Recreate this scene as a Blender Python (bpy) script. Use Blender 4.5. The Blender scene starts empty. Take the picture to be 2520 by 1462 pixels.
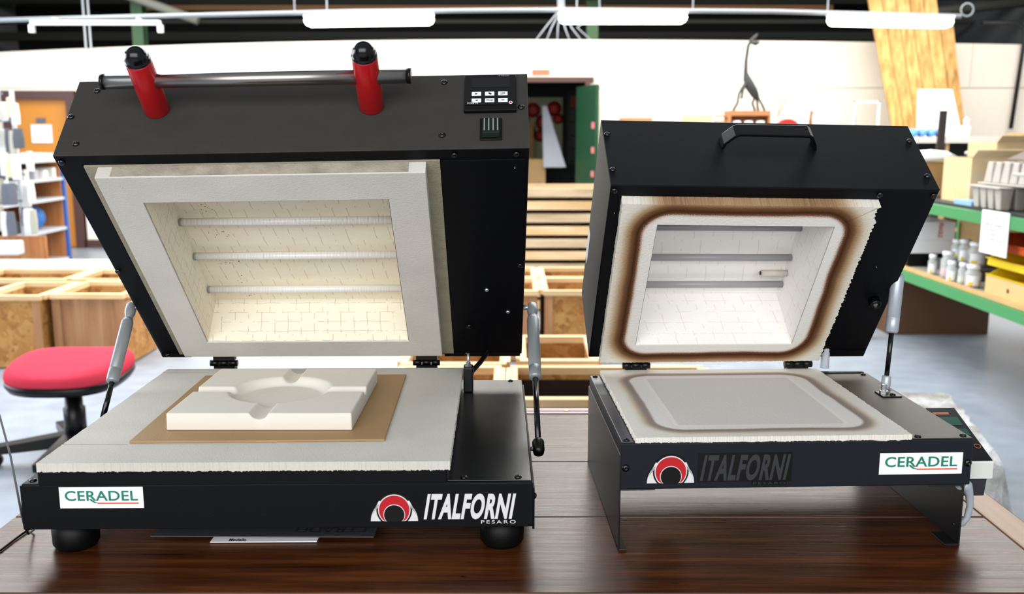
import bpy, bmesh, math, random
from math import sin, cos, pi, radians
from mathutils import Vector, Matrix

sc = bpy.context.scene
C = sc.collection
TZ = 0.88          # table top height
FPX = 2355.4       # focal length in pixels of the 2520 px wide frame

# ---------------------------------------------------------------- camera
cd = bpy.data.cameras.new('camera')
cd.sensor_fit = 'HORIZONTAL'; cd.sensor_width = 36.0; cd.lens = FPX / 2520 * 36
cd.shift_y = 9 / 2520
cd.clip_start = 0.05; cd.clip_end = 100
cd.dof.use_dof = True; cd.dof.focus_distance = 1.36; cd.dof.aperture_fstop = 6.3
cam = bpy.data.objects.new('camera', cd); C.objects.link(cam)
cam.location = (0, 0, TZ + 0.5168); cam.rotation_euler = (pi / 2 - 0.1732, 0, 0)
sc.camera = cam

# ---------------------------------------------------------------- colour management, world, lights
sc.view_settings.view_transform = 'Standard'; sc.view_settings.look = 'None'
sc.view_settings.exposure = 0.42; sc.view_settings.gamma = 1.0
sc.view_settings.use_curve_mapping = False
w = bpy.data.worlds.new('world'); sc.world = w; w.use_nodes = True
w.node_tree.nodes['Background'].inputs[0].default_value = (0.86, 0.93, 1.0, 1)
w.node_tree.nodes['Background'].inputs[1].default_value = 0.33

def area(name, loc, rot, sx, sy, power, col):
    l = bpy.data.lights.new(name, 'AREA'); l.shape = 'RECTANGLE'; l.size = sx; l.size_y = sy
    l.energy = power; l.color = col
    o = bpy.data.objects.new(name, l); C.objects.link(o); o.location = loc; o.rotation_euler = rot
    return o
# daylight: rooflights over the back of the hall, side windows on the left; fill lamp added behind the camera
area('rooflight_back', (0.6, 8.6, 4.1), (0, 0, 0), 12.5, 3.0, 780, (1.0, 0.965, 0.90))
area('rooflight_mid', (-1.5, 5.0, 4.1), (0, 0, 0), 9, 2.5, 330, (0.90, 0.95, 1.0))
area('side_window_light', (-7.2, 5.0, 2.3), (0, -pi / 2, 0), 2.2, 8, 330, (0.82, 0.91, 1.0))
area('front_fill_light', (-1.0, -3.0, 2.6), (radians(68), 0, 0), 6, 2.6, 205, (1.0, 0.98, 0.95))  # added fill for the kiln fronts, no door modelled

# ---------------------------------------------------------------- materials
def lin(h):
    r = []
    for i in (0, 2, 4):
        c = int(h[i:i + 2], 16) / 255
        r.append(c / 12.92 if c <= 0.04045 else ((c + 0.055) / 1.055) ** 2.4)
    return tuple(r) + (1,)

MATS = {}
def mat(name, col, rough=0.5, metal=0, spec=0.5, bump=0, bscale=200, var=0, vscale=20, emit=0, trans=0, coat=0, alpha=1):
    if name in MATS: return MATS[name]
    m = bpy.data.materials.new(name); m.use_nodes = True
    nt = m.node_tree; b = nt.nodes['Principled BSDF']
    c = lin(col)
    b.inputs['Base Color'].default_value = c; b.inputs['Roughness'].default_value = rough
    b.inputs['Metallic'].default_value = metal; b.inputs['Specular IOR Level'].default_value = spec
    b.inputs['Transmission Weight'].default_value = trans; b.inputs['Coat Weight'].default_value = coat
    b.inputs['Alpha'].default_value = alpha
    tc = nt.nodes.new('ShaderNodeTexCoord')
    if var:
        n = nt.nodes.new('ShaderNodeTexNoise'); n.inputs['Scale'].default_value = vscale; n.inputs['Detail'].default_value = 6
        nt.links.new(tc.outputs['Object'], n.inputs['Vector'])
        mr = nt.nodes.new('ShaderNodeMapRange'); mr.inputs['From Min'].default_value = 0.3; mr.inputs['From Max'].default_value = 0.7
        mr.inputs['To Min'].default_value = 1 - var; mr.inputs['To Max'].default_value = 1 + var * 0.5
        nt.links.new(n.outputs['Fac'], mr.inputs['Value'])
        mx = nt.nodes.new('ShaderNodeMix'); mx.data_type = 'RGBA'; mx.blend_type = 'MULTIPLY'; mx.inputs[0].default_value = 1
        mx.inputs[6].default_value = c; nt.links.new(mr.outputs[0], mx.inputs[7]); nt.links.new(mx.outputs[2], b.inputs['Base Color'])
    if bump:
        n = nt.nodes.new('ShaderNodeTexNoise'); n.inputs['Scale'].default_value = bscale; n.inputs['Detail'].default_value = 4
        nt.links.new(tc.outputs['Object'], n.inputs['Vector'])
        bp = nt.nodes.new('ShaderNodeBump'); bp.inputs['Strength'].default_value = bump; bp.inputs['Distance'].default_value = 0.002
        nt.links.new(n.outputs['Fac'], bp.inputs['Height']); nt.links.new(bp.outputs[0], b.inputs['Normal'])
    if emit:
        b.inputs['Emission Color'].default_value = c; b.inputs['Emission Strength'].default_value = emit
    MATS[name] = m
    return m

class NG:
    """tiny node-math helper"""
    def __init__(s, m): s.nt = m.node_tree
    def new(s, t): return s.nt.nodes.new(t)
    def link(s, a, b): s.nt.links.new(a, b)
    def put(s, sock, v):
        if hasattr(v, 'is_linked') or hasattr(v, 'links'): s.link(v, sock)
        else: sock.default_value = v
    def m(s, op, a, b=0.0, c=None):
        n = s.new('ShaderNodeMath'); n.operation = op; s.put(n.inputs[0], a); s.put(n.inputs[1], b)
        if c is not None: s.put(n.inputs[2], c)
        return n.outputs[0]
    def ramp(s, f, pts):
        n = s.new('ShaderNodeValToRGB'); e = n.color_ramp.elements
        while len(e) < len(pts): e.new(0.5)
        for i, (p, c) in enumerate(pts): e[i].position = p; e[i].color = c
        s.put(n.inputs[0], f); return n.outputs[0]
    def mix(s, f, a, b, mode='MIX'):
        n = s.new('ShaderNodeMix'); n.data_type = 'RGBA'; n.blend_type = mode
        s.put(n.inputs[0], f); s.put(n.inputs[6], a); s.put(n.inputs[7], b); return n.outputs[2]
    def noise(s, vec, scale, detail=4, rough=0.5):
        n = s.new('ShaderNodeTexNoise'); n.inputs['Scale'].default_value = scale; n.inputs['Detail'].default_value = detail
        n.inputs['Roughness'].default_value = rough; s.put(n.inputs['Vector'], vec); return n.outputs['Fac']
    def maps(s, vec, sc_=(1, 1, 1), loc=(0, 0, 0), rot=(0, 0, 0)):
        n = s.new('ShaderNodeMapping'); n.inputs['Scale'].default_value = sc_; n.inputs['Location'].default_value = loc
        n.inputs['Rotation'].default_value = rot
        s.put(n.inputs['Vector'], vec); return n.outputs[0]
    def bump(s, h, strength, dist=0.002):
        n = s.new('ShaderNodeBump'); n.inputs['Strength'].default_value = strength; n.inputs['Distance'].default_value = dist
        s.put(n.inputs['Height'], h); return n.outputs[0]

def base(name, rough=0.6, spec=0.5):
    m = bpy.data.materials.new(name); m.use_nodes = True; g = NG(m); b = m.node_tree.nodes['Principled BSDF']
    b.inputs['Roughness'].default_value = rough; b.inputs['Specular IOR Level'].default_value = spec
    tc = g.new('ShaderNodeTexCoord')
    MATS[name] = m
    return m, g, b, tc

def wood(name, c1, c2, c3, axis=0, scale=1.0, rough=0.55, knots=True, objrand=True):
    m, g, b, tc = base(name, rough, 0.3)
    vec = tc.outputs['Object']
    if objrand:
        oi = g.new('ShaderNodeObjectInfo'); cx = g.new('ShaderNodeCombineXYZ')
        r = g.m('MULTIPLY', oi.outputs['Random'], 40.0)
        g.link(r, cx.inputs[0]); g.link(r, cx.inputs[1]); g.link(r, cx.inputs[2])
        va = g.new('ShaderNodeVectorMath'); va.operation = 'ADD'; g.link(vec, va.inputs[0]); g.link(cx.outputs[0], va.inputs[1]); vec = va.outputs[0]
    s = [14 * scale] * 3; s[axis] = 1.2 * scale
    v = g.maps(vec, tuple(s))
    n1 = g.noise(v, 1.5, 8, 0.6); n2 = g.noise(g.maps(vec, (2 * scale,) * 3), 1.3, 3)
    col = g.ramp(g.m('ADD', g.m('MULTIPLY', n1, 0.8), g.m('MULTIPLY', n2, 0.25)), [(0.3, lin(c1)), (0.52, lin(c2)), (0.75, lin(c3))])
    if objrand:
        hv = g.new('ShaderNodeHueSaturation'); g.link(col, hv.inputs['Color'])
        g.link(g.m('ADD', 0.85, g.m('MULTIPLY', oi.outputs['Random'], 0.28)), hv.inputs['Value']); col = hv.outputs[0]
    g.link(col, b.inputs['Base Color']); g.link(g.bump(n1, 0.25), b.inputs['Normal'])
    return m

def osb(name):
    m, g, b, tc = base(name, 0.6, 0.3)
    v = g.maps(tc.outputs['Object'], (1, 1, 1))
    vo = g.new('ShaderNodeTexVoronoi'); vo.inputs['Scale'].default_value = 26
    wv = g.new('ShaderNodeVectorMath'); wv.operation = 'ADD'
    n = g.new('ShaderNodeTexNoise'); n.inputs['Scale'].default_value = 14; g.link(v, n.inputs['Vector'])
    sc2 = g.new('ShaderNodeVectorMath'); sc2.operation = 'SCALE'; sc2.inputs[3].default_value = 0.16; g.link(n.outputs['Color'], sc2.inputs[0])
    g.link(v, wv.inputs[0]); g.link(sc2.outputs[0], wv.inputs[1]); g.link(wv.outputs[0], vo.inputs['Vector'])
    sep = g.new('ShaderNodeSeparateColor'); g.link(vo.outputs['Color'], sep.inputs[0])
    col = g.ramp(sep.outputs[0], [(0.0, lin('6e3e18')), (0.18, lin('a06a34')), (0.6, lin('b98648')), (1.0, lin('cfa468'))])
    g.link(g.mix(g.noise(v, 5, 3), col, lin('a87438')), b.inputs['Base Color'])
    return m

BLACK = mat('black_powder_coat', '05070b', 0.5, 0, 0.15, 0.10, 900)
BLACKLIT = mat('top_lit_black_coat', '373533', 0.55, 0, 0.2, 0.15, 900, 0.06, 40)  # black paint, light from above put into its paler grey
MATTE = mat('black_plastic', '040405', 0.35, 0, 0.3)
GLOSSBLK = mat('glossy_black', '060608', 0.2, 0, 0.4)
SCREWM = mat('black_screw', '040405', 0.22, 0.0, 0.5)
RED = mat('red_enamel', 'a80f16', 0.3, 0, 0.5)
STEEL = mat('brushed_steel', '98938e', 0.3, 1.0)
ZINC = mat('zinc', 'c8ccd0', 0.3, 0.9)
STRUTG = mat('strut_grey_paint', '8d9296', 0.35, 0.35, 0.5)
SILVER = mat('strut_silver_paint', 'a9b1bb', 0.35, 0.3, 0.5)
WHITE = mat('white_vinyl', 'f2f4f8', 0.35)
GREENINK = mat('green_ink', '0f7a63', 0.5)
REDINK = mat('red_ink', 'e0503c', 0.5)
LETTER = mat('silver_lettering', 'd6d6da', 0.4)
BADGERED = mat('badge_red', 'b4101c', 0.35)
DARKLET = mat('dark_lettering', '26282d', 0.5)
FELT = mat('ceramic_fibre_board', 'cdcac4', 0.95, 0, 0.05, 0.28, 420, 0.07, 12)
BOARD = mat('grey_millboard', '98937f', 0.9, 0, 0.1, 0.5, 500, 0.12, 60)
STAINB = mat('stained_millboard', 'a39b8d', 0.9, 0, 0.1, 0.6, 300, 0.25, 45)
PLASTER = mat('plaster', 'dedad2', 0.85, 0, 0.1, 0.15, 90, 0.03, 8)
TANPLATE = mat('tan_kiln_shelf', 'a3845c', 0.6, 0, 0.3, 0.2, 300, 0.08, 6)
DECKREFL = mat('wall_reflection_deck', '4a4536', 0.5, 0.0, 0.25, 0.12, 900)  # dark deck, warm wall reflection put into its olive colour
RUBBER = mat('black_rubber', '060607', 0.5, 0, 0.2)
CARD = mat('cardboard', 'c4a272', 0.85, 0, 0.1, 0, 0, 0.08, 8)
CARDL = mat('pale_cardboard', 'd8bd92', 0.85, 0, 0.1, 0, 0, 0.08, 8)
BLUE = mat('blue_steel', '2f5aa8', 0.4)
GREEN = mat('green_painted_steel', '3f8a52', 0.45)
GREYSTEEL = mat('pale_grey_steel', 'c2c8d0', 0.4)
DARKSTEEL = mat('dark_steel', '17181a', 0.6)
REDPL = mat('red_plastic', 'd8281e', 0.4)
YELLOW = mat('yellow_plastic', 'e8c818', 0.35)
ORANGEP = mat('orange_plastic', 'd0521a', 0.4)
PULP = mat('grey_paper_pulp', 'b4aca4', 0.9, 0, 0.1, 0.4, 150, 0.06, 20)
PAPERM = mat('white_paper', 'f0f0f4', 0.7)

# felt with saw-cut joints inside the chambers
def brickfelt(name, base_c, line_c, w_, h_, stain=False):
    m, g, b, tc = base(name, 0.95, 0.05)
    uv = g.new('ShaderNodeUVMap'); uv.uv_map = 'UVMap'
    nz = g.new('ShaderNodeTexNoise'); nz.inputs['Scale'].default_value = 60; g.link(uv.outputs[0], nz.inputs['Vector'])
    sv = g.new('ShaderNodeVectorMath'); sv.operation = 'SCALE'; sv.inputs[3].default_value = 0.004; g.link(nz.outputs['Color'], sv.inputs[0])
    av = g.new('ShaderNodeVectorMath'); av.operation = 'ADD'; g.link(uv.outputs[0], av.inputs[0]); g.link(sv.outputs[0], av.inputs[1])
    sp_ = g.new('ShaderNodeSeparateXYZ'); g.link(av.outputs[0], sp_.inputs[0]); X_, Y_ = sp_.outputs[0], sp_.outputs[1]
    row = g.m('FLOOR', g.m('DIVIDE', Y_, h_)); wall = g.m('GREATER_THAN', X_, 0.4995)
    xs = g.m('ADD', g.m('ADD', X_, g.m('MULTIPLY', Y_, 0.12)), g.m('MULTIPLY', row, w_ * 0.37))
    vl = g.m('LESS_THAN', g.m('FRACT', g.m('DIVIDE', xs, w_)), 0.05)
    hl = g.m('MULTIPLY', g.m('LESS_THAN', g.m('FRACT', g.m('DIVIDE', Y_, h_ * 0.42)), 0.05), wall)
    fade = g.m('GREATER_THAN', g.noise(uv.outputs[0], 45, 3), 0.47)
    f = g.m('MULTIPLY', g.m('MULTIPLY', g.m('MAXIMUM', vl, hl), fade), 0.5 if stain else 0.4)
    warm = g.noise(uv.outputs[0], 9, 3)
    col = g.mix(g.m('MULTIPLY', g.m('MULTIPLY', warm, 0.5), g.m('SUBTRACT', 1.0, g.m('MULTIPLY', wall, 0.6))), lin(base_c), lin('e0d2ac' if stain else 'ece8e0'))
    col = g.mix(f, col, lin(line_c))
    if stain:
        sx = g.new('ShaderNodeSeparateXYZ'); g.link(uv.outputs[0], sx.inputs[0])
        near = g.m('LESS_THAN', g.m('ABSOLUTE', g.m('SUBTRACT', sx.outputs[0], 0.148)), 0.016)
        sp = g.m('GREATER_THAN', g.noise(uv.outputs[0], 260, 3), 0.62)
        pat = g.m('GREATER_THAN', g.noise(uv.outputs[0], 30, 2), 0.52)
        col = g.mix(g.m('MULTIPLY', g.m('MULTIPLY', near, sp), pat), col, lin('8f4a2c'))
    g.link(col, b.inputs['Base Color'])
    g.link(g.bump(g.noise(uv.outputs[0], 300, 4), 0.3), b.inputs['Normal'])
    return m
LININGA = brickfelt('chamber_lining_board', 'f0ebdd', 'a08c68', 0.022, 0.045, True)
LININGB = brickfelt('white_chamber_lining', 'f4f2f0', 'cfc6ba', 0.030, 0.055)

# fibre board with a scorched ring (u, v in metres from the UV map)
def scorched(name, cx, cy, hx, hy, recess=None, wid=0.042, soft=0.0):
    m, g, b, tc = base(name, 0.95, 0.05)
    uv = g.new('ShaderNodeUVMap'); uv.uv_map = 'UVMap'; sx = g.new('ShaderNodeSeparateXYZ'); g.link(uv.outputs[0], sx.inputs[0])
    r = 0.032
    def rr(hx, hy, r):
        qx = g.m('SUBTRACT', g.m('ABSOLUTE', g.m('SUBTRACT', sx.outputs[0], cx)), hx - r)
        qy = g.m('SUBTRACT', g.m('ABSOLUTE', g.m('SUBTRACT', sx.outputs[1], cy)), hy - r)
        ax = g.m('MAXIMUM', qx, 0.0); ay = g.m('MAXIMUM', qy, 0.0)
        ln = g.m('SQRT', g.m('ADD', g.m('MULTIPLY', ax, ax), g.m('MULTIPLY', ay, ay)))
        return g.m('SUBTRACT', g.m('ADD', ln, g.m('MINIMUM', g.m('MAXIMUM', qx, qy), 0.0)), r)
    d = rr(hx, hy, r)
    d = g.m('ADD', d, g.m('MULTIPLY', g.m('SUBTRACT', g.noise(uv.outputs[0], 7, 2), 0.5), 0.012))
    d = g.m('ADD', d, g.m('MULTIPLY', g.m('SUBTRACT', g.noise(uv.outputs[0], 900, 2), 0.5), 0.008))
    t = g.m('DIVIDE', d, wid)
    W_ = lin('dedcd8')
    col = g.ramp(t, [(0.0, W_), (0.07, lin('dad0c6')), (0.17, lin('6d4630')), (0.28, lin('3f2618')), (0.46, lin('6f4e34')), (0.62, lin('a98d6c')), (0.80, lin('d0c6b4')), (1.0, lin('dcd9d0'))])
    if soft: col = g.mix(soft, col, W_)
    if recess:
        d2 = rr(recess[0], recess[1], 0.004)
        ins = g.m('LESS_THAN', d2, 0.0)
        col = g.mix(g.m('MULTIPLY', ins, 0.45), col, lin('c2bdb8'))
        edge = g.m('LESS_THAN', g.m('ABSOLUTE', g.m('SUBTRACT', d2, 0.003)), 0.0025)
        col = g.mix(g.m('MULTIPLY', edge, 0.5), col, lin('e8e4de'))
    g.link(col, b.inputs['Base Color']); g.link(g.bump(g.noise(uv.outputs[0], 260, 4), 0.35), b.inputs['Normal'])
    return m

# ---------------------------------------------------------------- mesh builder
IDT = lambda p: p
class MB:
    def __init__(s, f=IDT): s.v = []; s.uv = []; s.fc = []; s.mi = []; s.f = f; s.sm = []
    def add(s, pts, faces, mi=0, smooth=False, uvs=None):
        o = len(s.v)
        for p in pts: s.v.append(tuple(s.f(p)))
        s.uv += [(p[0], p[1]) for p in pts] if uvs is None else uvs
        for f in faces: s.fc.append(tuple(o + i for i in f)); s.mi.append(mi); s.sm.append(smooth)
    def box(s, a, b, mi=0):
        (x0, y0, z0), (x1, y1, z1) = a, b
        s.add([(x0, y0, z0), (x1, y0, z0), (x1, y1, z0), (x0, y1, z0), (x0, y0, z1), (x1, y0, z1), (x1, y1, z1), (x0, y1, z1)],
              [(0, 3, 2, 1), (4, 5, 6, 7), (0, 1, 5, 4), (1, 2, 6, 5), (2, 3, 7, 6), (3, 0, 4, 7)], mi)
    def prism(s, poly, z0, z1, ax=2, mi=0, smooth=False):
        """extrude a 2D polygon along axis ax"""
        def P(x, y, z): return (x, y, z) if ax == 2 else ((x, z, y) if ax == 1 else (z, x, y))
        n = len(poly)
        s.add([P(x, y, z0) for x, y in poly] + [P(x, y, z1) for x, y in poly],
              [tuple(range(n))[::-1], tuple(range(n, 2 * n))] + [(i, (i + 1) % n, n + (i + 1) % n, n + i) for i in range(n)], mi, smooth)
    def pocket(s, o, t0, t1, h, th, mi=0):
        """block o=(u0,u1,a0,a1) from t0 to t1 with a pocket h opened at t0 and going to th (None: right through)"""
        u0, u1, a0, a1 = o; p0, p1, b0, b1 = h
        O = [(u0, a0), (u1, a0), (u1, a1), (u0, a1)]; I = [(p0, b0), (p1, b0), (p1, b1), (p0, b1)]
        if th is None:
            pts = [(x, y, t0) for x, y in O] + [(x, y, t1) for x, y in O] + [(x, y, t0) for x, y in I] + [(x, y, t1) for x, y in I]
            fc = []
            for i in range(4):
                j = (i + 1) % 4; fc += [(i, j, 8 + j, 8 + i), (4 + i, 4 + j, 12 + j, 12 + i), (i, j, 4 + j, 4 + i), (8 + i, 8 + j, 12 + j, 12 + i)]
            s.add(pts, fc, mi)
        else:
            pts = [(x, y, t0) for x, y in O] + [(x, y, t1) for x, y in O] + [(x, y, t0) for x, y in I] + [(x, y, th) for x, y in I]
            fc = [(4, 5, 6, 7), (12, 13, 14, 15)]
            for i in range(4):
                j = (i + 1) % 4; fc += [(i, j, 8 + j, 8 + i), (i, j, 4 + j, 4 + i), (8 + i, 8 + j, 12 + j, 12 + i)]
            s.add(pts, fc, mi)
    def tube(s, pts, r, n=12, mi=0, caps=True, radii=None):
        pts = [Vector(p) for p in pts]; rings = []; prev = None
        for i, p in enumerate(pts):
            d = (pts[min(i + 1, len(pts) - 1)] - pts[max(i - 1, 0)]).normalized()
            if prev is None:
                a = Vector((0, 0, 1)) if abs(d.z) < 0.9 else Vector((1, 0, 0)); x = d.cross(a).normalized()
            else: x = (prev - d * prev.dot(d)).normalized()
            prev = x; y = d.cross(x); rr = radii[i] if radii else r
            rings.append([p + (x * cos(2 * pi * k / n) + y * sin(2 * pi * k / n)) * rr for k in range(n)])
        P = [tuple(q) for R in rings for q in R]; F = []
        for i in range(len(pts) - 1):
            for k in range(n): F.append((i * n + k, i * n + (k + 1) % n, (i + 1) * n + (k + 1) % n, (i + 1) * n + k))
        s.add(P, F, mi, True)
        if caps: s.add(P[:n], [tuple(range(n))], mi); s.add(P[-n:], [tuple(range(n))], mi)
    def lathe(s, prof, c, ax=(0, 0, 1), n=20, mi=0, smooth=True):
        """prof = [(radius, height)]"""
        d = Vector(ax).normalized(); a = Vector((0, 0, 1)) if abs(d.z) < 0.9 else Vector((1, 0, 0))
        x = d.cross(a).normalized(); y = d.cross(x); c = Vector(c); P = []; F = []
        for r, h in prof:
            for k in range(n): P.append(tuple(c + d * h + (x * cos(2 * pi * k / n) + y * sin(2 * pi * k / n)) * max(r, 1e-5)))
        for i in range(len(prof) - 1):
            for k in range(n): F.append((i * n + k, i * n + (k + 1) % n, (i + 1) * n + (k + 1) % n, (i + 1) * n + k))
        F.append(tuple(range(n))); F.append(tuple(range((len(prof) - 1) * n, len(prof) * n)))
        s.add(P, F, mi, smooth)
    def build(s, name, mats, parent=None, bevel=0, seg=2, merge=True, loc=None):
        me = bpy.data.meshes.new(name); me.from_pydata(s.v, [], s.fc)
        if not isinstance(mats, (list, tuple)): mats = [mats]
        for m in mats: me.materials.append(m)
        uvl = me.uv_layers.new(name='UVMap')
        for p, mi, sm in zip(me.polygons, s.mi, s.sm):
            p.material_index = mi; p.use_smooth = sm
            for li in p.loop_indices: uvl.data[li].uv = s.uv[me.loops[li].vertex_index]
        bm = bmesh.new(); bm.from_mesh(me)
        if merge: bmesh.ops.remove_doubles(bm, verts=bm.verts, dist=1e-6)
        bmesh.ops.recalc_face_normals(bm, faces=bm.faces); bm.to_mesh(me); bm.free()
        o = bpy.data.objects.new(name, me); C.objects.link(o)
        if parent: o.parent = parent
        if loc: o.location = loc
        if bevel:
            b = o.modifiers.new('bevel', 'BEVEL'); b.width = bevel; b.segments = seg; b.limit_method = 'ANGLE'; b.angle_limit = radians(40)
        return o

def tag(o, label=None, cat=None, group=None, kind=None):
    if label: o['label'] = label
    if cat: o['category'] = cat
    if group: o['group'] = group
    if kind: o['kind'] = kind
    return o
def thing(name, label, cat, loc=(0, 0, 0), rz=0, group=None):
    o = bpy.data.objects.new(name, None); C.objects.link(o); o.empty_display_size = 0.05
    o.location = loc; o.rotation_euler = (0, 0, rz); return tag(o, label, cat, group)
def copy_thing(root, loc, rz, label=None, group=None, scale=None):
    r = root.copy(); C.objects.link(r); r.location = loc; r.rotation_euler = (0, 0, rz)
    if scale: r.scale = scale
    if label: r['label'] = label
    if group: r['group'] = group
    for ch in list(root.children):
        c = ch.copy(); C.objects.link(c); c.parent = r
        for q in list(ch.children):
            d = q.copy(); C.objects.link(d); d.parent = c
    return r
def struct(name, m, mats, bevel=0): return tag(m.build(name, mats, bevel=bevel), kind='structure')

def text_pts(txt, w_, h_, shear=0.0, offset=0.0, spacing=1.0):
    """flat letters as (points, faces) scaled to w_ x h_ with the origin at lower left"""
    cu = bpy.data.curves.new('lettering_source', 'FONT'); cu.body = txt; cu.size = 1; cu.offset = offset; cu.space_character = spacing
    cu.resolution_u = 4
    o = bpy.data.objects.new('lettering_source', cu); C.objects.link(o)
    bpy.context.view_layer.update(); dg = bpy.context.evaluated_depsgraph_get()
    me = bpy.data.meshes.new_from_object(o.evaluated_get(dg))
    P = [Vector(v.co) for v in me.vertices]; F = [tuple(p.vertices) for p in me.polygons]
    bpy.data.objects.remove(o); bpy.data.curves.remove(cu); bpy.data.meshes.remove(me)
    x0 = min(p.x for p in P); x1 = max(p.x for p in P); y0 = min(p.y for p in P); y1 = max(p.y for p in P)
    R = []
    for p in P:
        y = (p.y - y0) / (y1 - y0); x = (p.x - x0) / (x1 - x0)
        R.append((x * (w_ - abs(shear) * h_) + y * shear * h_, y * h_))
    return R, F
def lettering(f, txt, x, z, w_, h_, name, m, parent, d=0.0, shear=0, offset=0, spacing=1.0, th=0.0006):
    """letters in the plane given by f(x, z, depth)"""
    P, F = text_pts(txt, w_, h_, shear, offset, spacing)
    me = MB(); n = len(P)
    pts = [tuple(f(x + a, z + b, d)) for a, b in P] + [tuple(f(x + a, z + b, d + th)) for a, b in P]
    ed = {}
    for q in F:
        for i in range(len(q)):
            k = (q[i], q[(i + 1) % len(q)]); ed[tuple(sorted(k))] = ed.get(tuple(sorted(k)), 0) + 1
    fc = [q for q in F] + [tuple(n + i for i in q) for q in F] + [(a, b, n + b, n + a) for (a, b), c in ed.items() if c == 1]
    me.add(pts, fc)
    return me.build(name, m, parent, merge=False)

rnd = random.Random(7)

# ================================================================ the hall
m, g, b, tc = base('epoxy_floor', 0.28, 0.5)
ob = tc.outputs['Object']
n1 = g.noise(ob, 0.9, 5); n2 = g.noise(ob, 7, 5)
col = g.ramp(g.m('ADD', g.m('MULTIPLY', n1, 0.7), g.m('MULTIPLY', n2, 0.3)), [(0.3, lin('7c8590')), (0.5, lin('8f98a4')), (0.7, lin('a0a7b1'))])
g.link(col, b.inputs['Base Color']); g.link(g.m('ADD', 0.22, g.m('MULTIPLY', n2, 0.25)), b.inputs['Roughness'])
FLOORM = m
WALLM = mat('white_wall_panel', 'f0e9dc', 0.7, 0, 0.2, 0, 0, 0.03, 2)
mb = MB(); mb.box((-8, -4, -0.1), (6.8, 17, 0)); struct('floor', mb, FLOORM)
mb = MB()
def wtop(x): return 2.50 - 0.15 * (abs(x) / 6.2) ** 2 * (1 if x < 0 else 0.4)
for x0, x1, z0 in ((-8, -6.06, 0), (-6.06, -5.25, 1.9), (-5.25, -0.35, 0), (-0.35, 0.93, 2.02), (0.93, 6.3, 0)):
    n_ = 6; top_ = [(x1 + (x0 - x1) * i / n_, wtop(x1 + (x0 - x1) * i / n_)) for i in range(n_ + 1)]
    mb.prism([(x0, z0), (x1, z0)] + top_, 11.8, 11.9, 1)
struct('wall_back', mb, WALLM)
DARKW = mat('dark_cladding', '1c1e1c', 0.8, 0, 0.2, 0, 0, 0.2, 3)
mb = MB(); mb.box((-8, 16, 0), (6.8, 16.1, 4.5)); struct('wall_far', mb, DARKW)
mb = MB(); mb.box((6.3, 8.0, 0), (6.4, 16, 4.5)); struct('wall_right', mb, mat('grey_cladding', '55575a', 0.7))
mb = MB(); mb.box((-8.1, -4, 0), (-8, 17, 4.5)); struct('wall_left', mb, mat('grey_wall', '8d8f90', 0.7))
mb = MB(); mb.box((-8, 2, 4.4), (6.8, 17, 4.5)); struct('ceiling', mb, mat('dark_roof_deck', '141513', 0.9))
# panel joints of the back wall and its skirting
JOINT = mat('grey_joint', 'd2cec4', 0.6)
k = 1
for a, b_ in (((-8, 11.79, 1.935), (-0.35, 11.8, 1.95)), ((0.95, 11.79, 1.935), (6.3, 11.8, 1.95)), ((-0.02, 11.785, 2.02), (0.03, 11.8, 2.5)),
              ((-4.9, 11.785, 1.9), (-4.87, 11.8, 2.40)), ((5.5, 11.79, 1.95), (5.51, 11.8, 2.44))):
    mb = MB(); mb.box(a, b_); struct('trim_%d' % k, mb, JOINT); k += 1
BROWNF = mat('brown_frame', '4a2a24', 0.5)
mb = MB(); mb.box((-5.25, 11.77, 0), (-1.0, 11.8, 0.1)); struct('baseboard_back', mb, BROWNF)
# orange door in a brown frame
mb = MB(); mb.box((-6.04, 11.82, 0.01), (-5.37, 11.86, 1.8)); d = struct('door_1', mb, mat('orange_door_paint', 'c8801c', 0.5))
mb = MB(); mb.box((-6.14, 11.74, 1.8), (-5.27, 11.86, 1.9)); mb.box((-5.37, 11.74, 0), (-5.27, 11.86, 1.8)); mb.box((-6.14, 11.74, 0), (-6.04, 11.86, 1.8))
struct('trim_6', mb, BROWNF)
mb = MB(); mb.box((-5.84, 11.805, 1.28), (-5.59, 11.818, 1.50)); tag(mb.build('paper_notice', PAPERM), 'white sheet of paper taped to the orange door', 'notice')
mb = MB(); mb.box((-5.77, 11.805, 1.52), (-5.66, 11.818, 1.58)); tag(mb.build('door_plate', mat('grey_plate', '5a5f66', 0.5)), 'small grey plate above the paper on the orange door', 'sign')
# open doorway with a dark store behind
mb = MB(); mb.box((-0.45, 11.74, 2.0), (0.98, 11.92, 2.06)); mb.box((0.88, 11.74, 0), (0.93, 11.92, 2.0)); struct('trim_7', mb, BROWNF)
STORE = mat('store_wall_dark', '121a16', 0.8)
mb = MB(); mb.box((-1.2, 14.0, 0), (1.6, 14.05, 2.4)); mb.box((-1.2, 11.95, 2.35), (1.6, 14.0, 2.4)); mb.box((1.5, 11.95, 0), (1.6, 14, 2.35)); mb.box((-1.2, 11.95, 0), (-1.1, 14, 2.35))
struct('wall_store', mb, STORE)
mb = MB(); mb.box((0, -0.04, 0.02), (0.72, 0, 1.94)); d2 = struct('door_2', mb, mat('green_door_paint', '1f4630', 0.35))
d2.location = (0.81, 11.72, 0); d2.rotation_euler = (0, 0, radians(-76))
for i, z in enumerate((1.45, 1.17, 0.90, 0.62)):
    q = MB(); q.box((0.60, -0.048, z), (0.68, -0.04, z + 0.07)); q.build('door_sticker', mat('pink_sticker', 'd87a80', 0.5), d2)

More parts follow.
